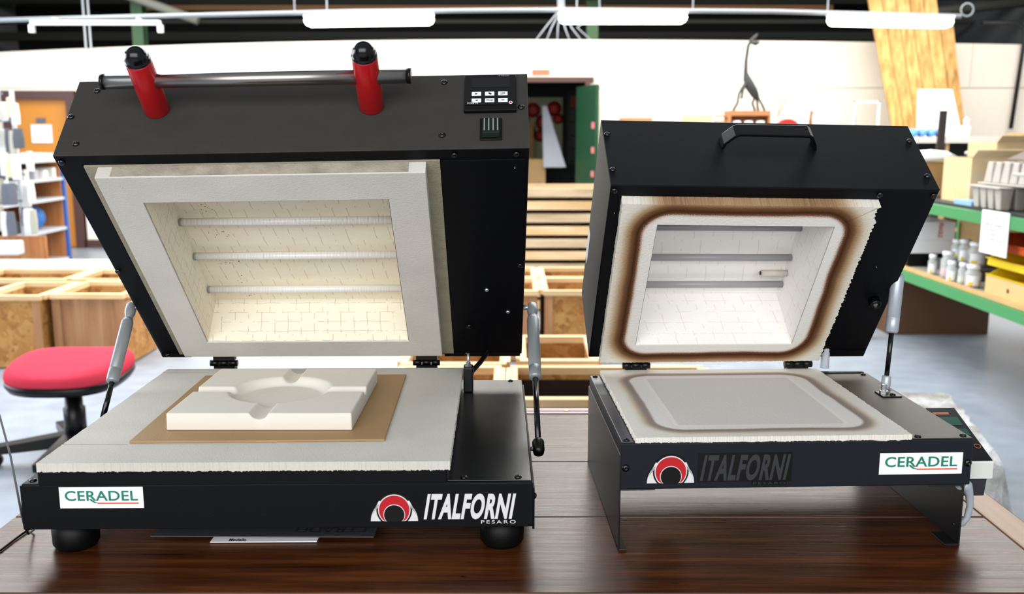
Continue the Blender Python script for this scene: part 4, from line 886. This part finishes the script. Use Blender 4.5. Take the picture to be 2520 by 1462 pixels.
# thin joint strips pressed in the board
for v_ in (.066, .438):
    q = MB(); q.box((.0235, v_, .1255), (.105 if v_ < .1 else .10, v_ + .0012, .1257)); q.build('board_seam', BOARD, ka)
for p in ((.041, .045), (.583, .045), (.041, .42), (.583, .42)):
    q = MB(); q.lathe([(0.024, 0), (0.028, 0.006), (0.029, A['zb']), (0, A['zb'])], (p[0], p[1], 0), n=28); q.build('rubber_foot', RUBBER, ka)
dealer_sticker(FA, bA, .0463, .1474, .0677, .0946, 0.0018)
emblem(FA, bA, .4512, .0489, .0288, 0.0018, 'maker_emblem')
lettering(FA, 'ITALFORNI', .4868, .0504, .1135, .0332, 'maker_lettering', LETTER, bA, 0.0018, 0.17, 0.040, 1.10, 0.0006)
lettering(FA, 'PESARO', .5572, .0447, .0425, .0042, 'maker_town_lettering', LETTER, bA, 0.0018, 0.0, 0.0, 1.35, 0.0004)
# clamp block with threaded rod, cable
q = MB(); q.box((.522, .405, A['zt'] + .001), (.538, .432, .140)); cb = q.build('clamp_block', MATTE, ka, 0.002)
q = MB(); q.tube([(.530, .418, .139), (.530, .418, .1615)], 0.0022, 12); q.build('threaded_rod', ZINC, cb)
q = MB(); q.lathe([(0.0065, .140), (0.0065, .1425), (0.0045, .143), (0.0045, .146), (0, .146)], (.530, .418, 0), n=6, smooth=False); q.build('nut', ZINC, cb)
q = MB(); q.tube([(.566, .52, .190), (.566, .50, .160), (.560, .487, .146), (.549, .470, .134), (.536, .445, .125), (.533, .436, .118)], 0.0042, 12); q.build('power_lead', RUBBER, ka)
# lid
fA = lidmap(A); U1, L_, T_ = A['W'], A['L'], A['T']
q = MB(fA); q.pocket((0, U1, 0, L_), 0, T_, (.034, .503, .006, .4850), .078); lA = q.build('lid_housing', BLACK, ka, 0.002, 3)
q = MB(fA); q.box((0.0, L_, 0.0), (U1, L_ + .0015, T_)); q.build('lid_front_panel', BLACKLIT, lA, 0.0012)
q = MB(fA); q.box((.5035, .010, -.0015), (U1 - .0045, .4845, 0.0)); q.build('lid_face_plate', BLACK, lA, 0.0006)
q = MB(fA); q.box((0.003, -.0015, -.003), (.052, .0065, 0.001)); q.build('lid_lower_flange', BLACK, lA); q = MB(fA); q.box((.487, -.0015, -.003), (U1 - .003, .0065, 0.001)); q.build('lid_lower_flange', BLACK, lA)
q = MB(fA); q.pocket((.0342, .5028, .0062, .4848), -.002, .077, (.052, .485, .0285, .4835), None); q.build('insulation_board', BOARD, ka)
CH = (.101, .432, .075, .431)
q = MB(fA); q.pocket((.0522, .4848, .0287, .4833), -.021, .076, CH, .066); q.build('lid_fibre_board', FELT, ka, 0.001)
q = MB(fA); q.box((.072, .4834, -.019), (.462, .4842, -.0021)); q.build('top_edge_strip', STAINB, ka)
q = MB(fA); lining(q, *CH, -.0195, .066); q.build('chamber_lining', LININGA, ka, merge=False)
TUBEM = mat('quartz_tube', 'dcdcda', 0.12, 0, 0.8, 0.5, 0)
m, g, b, tc = base('quartz_element', 0.15, 0.7); uv = g.new('ShaderNodeUVMap'); wv = g.new('ShaderNodeTexWave'); wv.inputs['Scale'].default_value = 170; wv.bands_direction = 'X'; g.link(uv.outputs[0], wv.inputs['Vector'])
g.link(g.ramp(wv.outputs['Fac'], [(0.0, lin('c6c5c2')), (0.4, lin('e2e1de')), (1.0, lin('f0efee'))]), b.inputs['Base Color']); g.link(g.bump(wv.outputs['Fac'], 0.10, 0.0005), b.inputs['Normal']); QA = m
for a_ in (.303, .2175, .1265):
    q = MB(fA); q.tube([(.106, a_, .050), (.4318, a_, .050)], 0.0062, 16); e_ = q.build('heating_tube', QA, ka)
    q = MB(fA); q.tube([(.1035, a_, .050), (.1065, a_, .050)], 0.0064, 16); q.build('tube_end', mat('tube_end_grey', '8c9088', .4), e_)
q = MB(fA); q.tube([(.372, .385, .045), (.4318, .385, .045)], 0.0045, 12); q.build('thermocouple', mat('dark_grey_metal', '4a463e', .4, .5), ka)
AX = (0, 1, 0)
for u_, t_ in ((.0292, .1215), (.0062, .0716), (.0254, .0212), (.5056, .1263), (.6105, .075), (.5059, .0251)): screw(fA, (u_, L_ + .0015, t_), AX, lA, 0.0048)
for u_, a_ in ((.0086, .4932), (.0052, .2493), (.5223, .4945), (.6034, .4945), (.6125, .254), (.014, .0036), (.5247, .004)): screw(fA, (u_, a_, -.0015 if u_ < .1 or a_ > .486 or a_ < .01 else -.0015), (0, 0, -1), lA, 0.0046)
for u_, a_ in ((.5615, .193), (.595, .132)): screw(fA, (u_, a_, -.0016), (0, 0, -1), lA, 0.0036, 'machine_screw', ZINC)
screw(fA, (.5316, .0889, -.0016), (0, 0, -1), lA, 0.0052, 'cable_hole_plug')
screw(fA, (.6016, .4701, -.0016), (0, 0, -1), lA, 0.0010, 'bright_speck', ZINC)
# red posts and the bar
bar_t = .081
hp = None
for u_ in (.1203, .4094):
    q = MB(fA); c0 = Vector(fA((u_, L_ + .0016, bar_t))); c1 = Vector(fA((u_, L_ + .089, bar_t))); dd = (c1 - c0).normalized()
    q = MB(); q.lathe([(0.0, 0), (0.0160, 0), (0.0168, 0.0015), (0.0166, (c1 - c0).length - .002), (0.0158, (c1 - c0).length), (0, (c1 - c0).length)], c0, dd, 36); hp = q.build('handle_post', RED, ka)
    q = MB(); q.lathe([(0.0156, 0), (0.0166, 0.0006), (0.0166, 0.0026), (0.0152, 0.0034), (0.0151, 0.0060), (0.0144, 0.0095), (0.0130, 0.0130), (0.0107, 0.0163), (0.0078, 0.0188), (0.0042, 0.0204), (0.0, 0.0209)], c1, dd, 32); q.build('post_cap', GLOSSBLK, hp)
q = MB(fA); q.tube([(.066, L_ + .055, bar_t), (.463, L_ + .055, bar_t)], 0.0098, 28); hb = q.build('handle_bar', STEEL, ka)
for x0, x1 in ((.0625, .067), (.462, .4665)): q = MB(fA); q.tube([(x0, L_ + .055, bar_t), (x1, L_ + .055, bar_t)], 0.0104, 28); q.build('bar_end_cap', MATTE, hb)
# digital controller and rocker switch on the lid front
fp = lambda u_, z, d: fA((u_, L_ + .0016 + d, z))
q = MB(fA); q.prism([(.5338, .0640), (.6040, .0640), (.6040, .1345), (.5338, .1345)], L_ + .0016, L_ + .0075, 1); ct = q.build('temperature_controller', MATTE, ka, 0.0015)
q = MB(fA); q.prism([(.5350, .0740), (.6028, .0740), (.6028, .1325), (.5350, .1325)], L_ + .0076, L_ + .0082, 1); q.build('controller_fascia', GLOSSBLK, ct)
q = MB(fA); q.prism([(.5438, .1075), (.5955, .1075), (.5955, .1262), (.5438, .1262)], L_ + .0083, L_ + .0086, 1); q.build('display_window', mat('dark_display', '0e0a0c', 0.08), ct)
for i in range(3):
    for j in range(2):
        x = .5442 + i * .0178; z = .0985 - j * .0128
        q = MB(fA); q.prism([(x, z - .0072), (x + .0126, z - .0072), (x + .0126, z), (x, z)], L_ + .0083, L_ + .0087, 1); bt = q.build('key', WHITE, ct)
        q = MB(fA)
        if i == 0: q.prism([(x + .0048, z - .0055), (x + .0078, z - .0036), (x + .0048, z - .0018)] if j == 0 else [(x + .0078, z - .0055), (x + .0048, z - .0036), (x + .0078, z - .0018)], L_ + .0087, L_ + .009, 1)
        elif i == 1 and j == 0: q.prism([(x + .004, z - .002), (x + .006, z - .0015), (x + .009, z - .004), (x + .008, z - .0058), (x + .0055, z - .0045)], L_ + .0087, L_ + .009, 1)
        elif i == 2 and j == 0: q.prism([(x + .003, z - .0025), (x + .0095, z - .0015), (x + .0095, z - .0022), (x + .003, z - .0032)], L_ + .0087, L_ + .009, 1); q.prism([(x + .003, z - .005), (x + .0095, z - .004), (x + .0095, z - .0047), (x + .003, z - .0057)], L_ + .0087, L_ + .009, 1)
        else:
            lettering(fp, 'PRGM' if i == 1 else 'OK', x + (.002 if i == 1 else .004), z - .0050, .0085 if i == 1 else .0045, .0026, 'key_symbol', MATTE, bt, .0072, 0, 0.01, 1, 0.0002); continue
        q.build('key_symbol', MATTE, bt)
lettering(fp, 'PIXSYS', .5385, .0758, .0142, .0026, 'controller_lettering', LETTER, ct, .0068, 0, 0.01, 1.05, 0.0002)
lettering(fp, 'ATR620', .5800, .1290, .0148, .0022, 'controller_lettering', mat('dim_grey', '8a8a8e', .5), ct, .0068, 0, 0.004, 1.05, 0.0002)
q = MB(fA); q.tube([(.5964, L_ + .0083, .0772), (.5964, L_ + .0087, .0772)], .0026, 16); rb = q.build('ring_mark', WHITE, ct); q = MB(fA); q.tube([(.5964, L_ + .0087, .0772), (.5964, L_ + .009, .0772)], .0017, 16); q.build('red_dot', BADGERED, rb)
q = MB(fA); q.prism([(.5555, .0135), (.5848, .0135), (.5848, .0535), (.5555, .0535)], L_ + .0016, L_ + .004, 1); sw = q.build('rocker_switch', MATTE, ka, 0.001)
q = MB(fA)
q.prism([(L_ + .0041, .017), (L_ + .0115, .019), (L_ + .0085, .032), (L_ + .0060, .050), (L_ + .0041, .0505)], .5590, .5812, 0); q.build('rocker', mat('smoked_green', '1c2a24', 0.15), sw, 0.0008)
for i in range(4):
    x = .5606 + i * .0058; q = MB(fA)
    q.prism([(L_ + .0100, .0240), (L_ + .0108, .0240), (L_ + .0074, .0495), (L_ + .0066, .0495)], x, x + .0016, 0); q.build('rocker_rib', mat('rib_grey', '8a8f90', .3), sw)
for u_ in (.1095, .4560): hinge(u_, A, ka)
# gas struts
s_, a0, b0, d0 = strut((.634, .150, .0885), (.634, .400, .2410), .46, ka, STRUTG)
q = MB(); q.lathe([(0.0072, -.008), (0.0085, -.002), (0.0085, 0.012), (0.006, 0.016), (0, 0.016)], a0, d0, 12); q.build('strut_ball_socket', MATTE, s_)
q = MB(); q.tube([(A['W'] + .003, .150, .0885), (.634, .150, .0885)], .003, 10); q.build('ball_stud', ZINC, s_)
q = MB(); q.lathe([(0.0060, -.030), (0.0065, -.018), (0.0085, -.012), (0.0085, 0.004), (0.006, 0.007), (0, 0.007)], b0, d0, 12); q.build('strut_ball_socket', STRUTG, s_)
q = MB(); q.tube([(A['W'], .400, .2410), (.634, .400, .2410)], .0042, 10); q.build('ball_stud', ZINC, s_)
s_, a0, b0, d0 = strut((-.014, .272, .0885), (-.012, .415, .2405), .34, ka, STRUTG)
s2 = Vector((-.012, .4124, .2403)); 
q = MB(); q.lathe([(0.0060, -.030), (0.0065, -.018), (0.0085, -.012), (0.0085, 0.004), (0.006, 0.007), (0, 0.007)], b0, d0, 12); q.build('strut_ball_socket', STRUTG, s_)
q = MB(); q.tube([(0.0, .415, .2405), (-.012, .415, .2405)], .0042, 10); q.build('ball_stud', ZINC, s_)
q = MB(); q.tube([(0.0, .272, .0885), (-.014, .272, .0885)], .003, 10); q.build('ball_stud', ZINC, s_)
# things on the left kiln
q = MB(); q.box((-.1630, -.1690, 0), (.1630, .1690, 0.0030))
o = q.build('kiln_shelf', TANPLATE, bevel=0.0008); ca, sa = cos(.0157), sin(.0157)
def onA(u, v, w_): return (-.5951 + ca * u - sa * v, 1.1036 + sa * u + ca * v, TZ + w_)
o.location = onA(.2675, .2400, .1257); o.rotation_euler = (0, 0, .0157 + .01); tag(o, 'flat tan shelf plate lying on the white board of the left kiln', 'kiln shelf')
# plaster ashtray mould: square block, round dish, four grooves
t = None; q = MB(); S = .1225; Hm = .0235; N = 96
P = []; F = []
def hm(x, y):
    r = math.hypot(x, y); h = Hm
    def sst(a, b_, v_): k = max(0, min(1, (v_ - a) / (b_ - a))); return k * k * (3 - 2 * k)
    dish = -0.0120 * (1 - sst(.058, .074, r))
    gx = 0.0
    for along, acr in ((abs(y), abs(x)), (abs(x), abs(y))):
        if along > 0.05 and acr < .0125: gx = min(gx, -0.0085 * math.sqrt(max(0, 1 - (acr / .0115) ** 2)) if acr < .0115 else 0)
    return h + min(dish, gx)
for j in range(N + 1):
    for i in range(N + 1):
        x = -S + 2 * S * i / N; y = -S + 2 * S * j / N; P.append((x, y, hm(x, y)))
for j in range(N):
    for i in range(N): a = j * (N + 1) + i; F.append((a, a + 1, a + N + 2, a + N + 1))
ring = [i for i in range(N + 1)] + [j * (N + 1) + N for j in range(1, N + 1)] + [N * (N + 1) + i for i in range(N - 1, -1, -1)] + [j * (N + 1) for j in range(N - 1, 0, -1)]
nb = len(P)
for r_ in ring: x, y, z = P[r_]; P.append((x * 1.004, y * 1.004, 0))
n = len(ring)
for i in range(n): F.append((ring[i], ring[(i + 1) % n], nb + (i + 1) % n, nb + i))
F.append(tuple(nb + i for i in range(n)))
q.add(P, F, 0, True); o = q.build('ashtray_mould', PLASTER, bevel=0.0018); o.location = onA(.2640, .2345, .1288); o.rotation_euler = (0, 0, .0157 - .015)
o.modifiers['bevel'].angle_limit = radians(50)
tag(o, 'white square plaster ashtray mould with a round dish and four grooves', 'mould')
# papers in plastic sleeves under the left kiln
def sheet(label, pts, z, m, parent=None, name='plastic_sleeve'):
    q = MB(); n = len(pts); q.add([(x, y, z) for x, y in pts] + [(x, y, z + .0012) for x, y in pts], [tuple(range(n)), tuple(range(n, 2 * n))] + [(i, (i + 1) % n, n + (i + 1) % n, n + i) for i in range(n)])
    o = q.build(name, m); return tag(o, label, 'document')
SLV = mat('grey_sleeve', '4a4c52', 0.15, 0, 0.7)
s1 = sheet('dark plastic sleeve of papers with upside-down lettering under the left kiln', [(-.466, 1.163), (-.178, 1.160), (-.172, 1.34), (-.440, 1.34)], TZ + .0045, SLV)
fs = lambda x, z, d: (-.190 - x, 1.190 - z, TZ + .0058 + d)
lettering(fs, 'CERADEL', 0.0, 0.0, .10, .018, 'upside_down_lettering', mat('sleeve_ink', '1a1a1e', .4), s1, 0, 0, 0.01, 1, 0.0002)
s2_ = sheet('white printed sheet at the edge of the pile under the left kiln', [(-.386, 1.152), (-.250, 1.154), (-.248, 1.33), (-.384, 1.33)], TZ + .0010, PAPERM, name='printed_sheet')
lettering(lambda x, z, d: (-.363 + x, 1.1535 + z, TZ + .0024 + d), 'Modello', 0.0, 0.0, .022, .008, 'printed_word', MATTE, s2_, 0, 0, 0.01, 1, 0.0002)
# thin cable at the left
q = MB(); q.tube([(-.66, 1.06, TZ + .002), (-.641, 1.127, TZ + .002), (-.640, 1.16, TZ + .002), (-.637, 1.192, TZ + .0022), (-.628, 1.186, TZ + .004), (-.616, 1.15, TZ + .014), (-.608, 1.128, TZ + .032), (-.620, 1.145, .925), (-.653, 1.20, .937), (-.701, 1.28, .954), (-.766, 1.38, .98), (-.85, 1.5, 1.01)], .0015, 8)
tag(q.build('thin_cable', RUBBER), 'thin black cable looping past the left side of the large kiln', 'cable')

# ---------------- right kiln
kb = thing('tabletop_kiln', 'smaller open kiln on the right with scorch-ringed white boards', 'kiln', (.1345, 1.13, TZ), 0.0387)
W_, D_ = B['W'], B['D']
q = MB(); q.box((0, 0, B['zb']), (W_, D_, B['zt'])); bB = q.build('base_housing', mat('slate_powder_coat', '171b23', 0.5, 0, 0.18, 0.12, 900), kb, 0.002, 3)
q = MB(); q.box((.366, .002, B['zt']), (W_ - .001, D_ - .002, B['zt'] + .0012)); q.build('side_deck_plate', DECKREFL, bB, 0.0005)
q = MB(); q.box((.001, .002, B['zt']), (.0150, D_ - .001, B['zt'] + .0012)); q.build('side_deck_plate', mat('window_blue_deck', '3c4350', .3, .3), bB, 0.0005)  # bluish window light painted into this strip's colour
for p in ((.4335, .010), (.3745, .0075), (.431, .318), (.0078, .3215), (.0075, .0075)): screw(I3, (p[0], p[1], B['zt'] + .0012), (0, 0, 1), bB, .0042)
FB = lambda x, z, d: (x, -d, z)
for p in ((.0062, .1089), (.4375, .1098)): screw(I3, (p[0], 0, p[1]), (0, -1, 0), bB, .0048)
# side stand panels down to the table
for x0, x1, s in ((-.0012, .0006, 1), (W_ - .008, W_ - .0062, -1)):
    q = MB(); q.box((x0, .001, 0.0), (x1, D_, B['zb'] + (.045 if s > 0 else -.001)))
    q.box((x0, .001, 0), (x0 + .011 * s if s > 0 else x1, .04, .0016)) if s > 0 else q.box((x1 - .02, .001, 0), (x1, .04, .0016))
    q.box((x0 if s > 0 else x1 - .045, .002, B['zb'] - .002), (x0 + .045 if s > 0 else x1, D_, B['zb'] - .0002))
    q.build('side_stand', mat('side_stand_coat', '07090c', .4, 0, .5, .1, 900), kb, 0.0005)
q = MB(); jag_slab(q, .0180, .3625, -.0015, .3380, .1420, .1482, .0012, 11, .0007, .0011)
SB = scorched('scorched_base_board', .189, .165, .122 + .010, .124 + .008, (.108, .118), 0.026, 0.30); q.build('base_fibre_board', SB, kb)
dealer_sticker(FB, bB, .3245, .4300, .0960, .1238, 0.0003)
emblem(FB, bB, .0622, .0890, .0295, 0.0003, 'maker_emblem')
q = MB(); q.box((.0960, -.0008, .0895), (.2140, 0.0001, .1268)); bk = q.build('lettering_backing', MATTE, bB)
lettering(FB, 'ITALFORNI', .0985, .0910, .1135, .0340, 'maker_lettering', DARKLET, bk, 0.0010, 0.17, 0.036, 1.10, 0.0006)
q = MB(); q.box((.1640, -.0008, .0845), (.2080, 0.0001, .0894)); q.build('lettering_backing', MATTE, bB)
lettering(FB, 'PESARO', .1660, .0855, .0405, .0032, 'maker_town_lettering', DARKLET, bB, 0.0010, 0, 0.0, 1.35, 0.0004)
q = MB(); q.lathe([(0.020, -.02), (0.026, -.012), (0.026, 0.03), (0, 0.03)], (.085, .16, B['zb'] - .032), n=20); q.build('underside_bump', MATTE, kb)  # small black round bump below the base
# lid
fB = lidmap(B); L2, T2 = B['L'], B['T']
q = MB(fB); q.pocket((0, W_, 0, L2), 0, T2, (.0155, .3650, .003, .3262), .110); lB = q.build('lid_housing', BLACK, kb, 0.002, 3)
q = MB(fB); q.box((0, L2, 0), (W_, L2 + .0015, T2)); q.build('lid_front_panel', mat('black_coat_deep', '050608', .45, 0, .25, .1, 900), lB, .0012)
q = MB(fB); q.box((.3660, -.001, -.0022), (W_ - .002, .012, 0)); q.build('lid_lower_flange', BLACK, lB)
CB = (.067, .311, .044, .290)
q = MB(fB)
r = random.Random(5); n = 720; out = []; inn = []
per = [(.0158, .0035), (.3640, .0035), (.3640, .3255), (.0158, .3255)]; pin = [(CB[0], CB[2]), (CB[1], CB[2]), (CB[1], CB[3]), (CB[0], CB[3])]
for s in range(4):
    for i in range(n // 4):
        k = i / (n // 4); e = (s + 1) % 4; am = (.0006, .0022, .0006, .0009)[s] if i else 0
        x = per[s][0] + (per[e][0] - per[s][0]) * k; y = per[s][1] + (per[e][1] - per[s][1]) * k
        if s == 1: x += r.uniform(-1, 0.6) * am - .004 * (k > .93)
        elif s == 3: x += r.uniform(-.2, 1) * am
        else: y += r.uniform(-1, 1) * am
        out.append((x, y)); inn.append((pin[s][0] + (pin[e][0] - pin[s][0]) * k, pin[s][1] + (pin[e][1] - pin[s][1]) * k))
n = len(out); ft, bt_ = -.0145, .004
P = [(x, y, ft) for x, y in out] + [(x, y, ft) for x, y in inn] + [(x + (.0008), y, bt_) for x, y in out] + [(x, y, .095) for x, y in inn]
F = []
for i in range(n):
    j = (i + 1) % n; F += [(i, j, n + j, n + i), (i, j, 2 * n + j, 2 * n + i), (n + i, n + j, 3 * n + j, 3 * n + i)]
F.append(tuple(3 * n + i for i in range(n)))
q.add(P, F); SL = scorched('scorched_lid_board', .189, .167, .122 + .012, .123 + .012); q.build('lid_fibre_board', SL, kb, merge=False)
q = MB(fB); lining(q, *CB, -.0135, .0945); q.build('chamber_lining', LININGB, kb, merge=False)
QB = mat('grey_element_tube', '9a9a9e', 0.35, 0, .5)
for a_ in (.199, .137, .078): q = MB(fB); q.tube([(.0682, a_, .082), (.3108 - .001, a_, .082)], .0055, 16); q.build('heating_tube', QB, kb)
q = MB(fB); q.tube([(.268, .107, .078), (.3098, .107, .078)], .0050, 14); th_ = q.build('thermocouple', mat('ceramic_sheath', 'c8c2b8', .5), kb)
q = MB(fB); q.tube([(.2665, .107, .078), (.2682, .107, .078)], .0030, 12); q.build('thermocouple_tip', MATTE, th_)
for u_, t_ in ((.0055, .1067), (.0055, .0304), (.4334, .1037), (.4339, .0277)): screw(fB, (u_, L2 + .0015, t_), AX, lB, .0044)
for u_, a_ in ((.0055, .3350), (.3633, .3346), (.4370, .3346)): screw(fB, (u_, a_, 0), (0, 0, -1), lB, .0046)
for u_, a_ in ((.0095, .298), (.4000, .2)): screw(fB, (u_, a_, 0), (0, 0, -1), lB, .0008, 'bright_speck', ZINC)
q = MB(); c0 = Vector(fB((.4182, .1292, 0))); dd = (Vector(fB((.4182, .1292, -.1))) - c0).normalized(); q.lathe([(.0085, 0), (.0085, .010), (.0075, .012), (.005, .012), (.005, .009), (0, .009)], c0, dd, 24); kn = q.build('strut_boss', MATTE, lB)
q = MB(); q.lathe([(.0034, .009), (.0034, .0105), (0, .0105)], c0, dd, 6, smooth=False); q.build('boss_screw', ZINC, kn)
# carrying handle: flat bow with flared legs
q = MB(fB); prof = [(.1600, 0), (.1630, .009), (.1760, .023), (.1820, .026), (.2790, .026), (.2840, .023), (.2920, .009), (.2945, 0)]
inn = [(.1650, 0), (.1670, .008), (.1785, .0195), (.1830, .0215), (.2780, .0215), (.2815, .0195), (.2880, .008), (.2900, 0)]
poly = prof + inn[::-1]
n = len(prof); P = []; F = []
for t_, sh in ((.078, 0), (.101, 0)):
    for x, y in poly: P.append((x, L2 + .0016 + y, t_))
N2 = len(poly)
for i in range(n - 1):
    a, b_, c_, d_ = i, i + 1, N2 - 2 - i, N2 - 1 - i
    F += [(a, b_, c_, d_), (N2 + a, N2 + b_, N2 + c_, N2 + d_)]
for i in range(N2): F.append((i, (i + 1) % N2, N2 + (i + 1) % N2, N2 + i))
q.add(P, F); q.build('carry_handle', MATTE, kb, .0012)
for u_ in (.0745, .3330): hinge(u_, B, kb, .034)
# white data sticker on the outer left side of the lid
q = MB(fB); q.box((-.0006, .09, .118), (-.0001, .150, .137)); q.build('side_sticker', WHITE, lB)
# corrugated conduit behind the hinge side
q = MB(); pr = []
for i in range(26): h_ = i * .002; pr += [(.0072, h_), (.0062, h_ + .001)]
q.lathe(pr, (.378, D_ + .012, .148), (0, 0, 1), 16); q.build('corrugated_conduit', mat('grey_conduit', 'b4bac4', .4), kb)
q = MB(); q.box((.366, D_ - .002, B['zt'] + .001), (W_ - .006, D_ + .006, B['zt'] + .003)); q.build('rear_flange', BLACK, bB)
# gas strut on a small plate
zt = B['zt'] + .0012
q = MB(); q.box((.4065, .186, zt), (.4345, .216, zt + .002)); pl = q.build('strut_plate', MATTE, kb, .0004)
screw(I3, (.4235, .193, zt + .002), (0, 0, 1), pl, .0044)
q = MB(); q.lathe([(.0065, 0), (.0065, .004), (.0038, .0045), (.0038, .013), (0, .013)], (.4150, .204, zt + .002), n=6, smooth=False); q.build('bolt', ZINC, pl)
s_, a0, b0, d0 = strut((.4310, .235, zt + .004), (.4480, .255, .335), .42, kb, SILVER, .0095, .0036)
q = MB(); q.lathe([(.0058, -.006), (.0068, 0), (.0068, .014), (.0055, .016), (0, .016)], a0, d0, 14); q.build('strut_end_fitting', SILVER, s_)
# wall controller hung on the right side
cu0, cu1 = .4455, .4885
t = None
CREAM = mat('cream_plastic', 'd2d6d0', .4)
q = MB(); q.prism([(.030, .100), (.140, .140), (.150, .095), (.042, .0765), (.030, .0765)], cu0, cu1, 0); cc = q.build('side_controller', CREAM, kb, .0012)
q = MB(); q.prism([(.036, .0765), (.145, .090), (.150, .060), (.050, .048), (.040, .050)], cu0 + .0005, cu1 - .004, 0); q.build('controller_bracket', mat('dark_bracket', '2a2c34', .5), cc, .001)
fcx = lambda x, s, d: (x, .030 + s * .9398 + 0 * d, .100 + s * .3417 + d * .94)
def cface(pts, nm, mm, dd, par):
    n = len(pts); q = MB(); q.add([fcx(x, s, dd) for x, s in pts] + [fcx(x, s, dd + .0004) for x, s in pts], [tuple(range(n)), tuple(range(n, 2 * n))] + [(i, (i + 1) % n, n + (i + 1) % n, n + i) for i in range(n)]); return q.build(nm, mm, par)
fa_ = cface([(cu0 + .001, .0015), (cu1 - .0015, .0015), (cu1 - .0015, .1155), (cu0 + .001, .1155)], 'controller_face', GLOSSBLK, .0003, cc)
DG = mat('green_display', '0e4a38', .2)
cface([(cu0 + .004, .076), (cu1 - .007, .076), (cu1 - .007, .094), (cu0 + .004, .094)], 'display', DG, .0008, cc)
cface([(cu0 + .012, .054), (cu1 - .006, .054), (cu1 - .006, .068), (cu0 + .012, .068)], 'display', DG, .0008, cc)
cface([(cu0 + .006 + i * .0062, .100) for i in range(1)] + [(cu0 + .028, .100), (cu0 + .028, .105), (cu0 + .006, .105)], 'orange_mark', mat('orange_ink', 'a8603c', .5), .0008, cc)
q = MB(); cen = Vector(fcx(.4800, .030, .0012)); nn = Vector((0, -.3417, .9398)); pt = []
for i in range(21): a = 2 * pi * i / 20; pt.append(cen + Vector((1, 0, 0)) * cos(a) * .004 + Vector((0, .9398, .3417)) * sin(a) * .004)
q.tube(pt, .0005, 6); q.build('orange_ring', MATS['orange_ink'], cc)
# grey flex looping at the right side
q = MB(); q.tube([(.436, .010, .0790), (.444, .012, .0740), (.449, .012, .0640), (.4515, .012, .0480), (.449, .012, .0320), (.444, .013, .0240), (.437, .018, .0200)], .0042, 14, radii=[.0085, .0085, .0052, .0042, .0042, .0042, .0042]); q.build('grey_flex', mat('grey_flex', '9ba3ac', .35), kb)
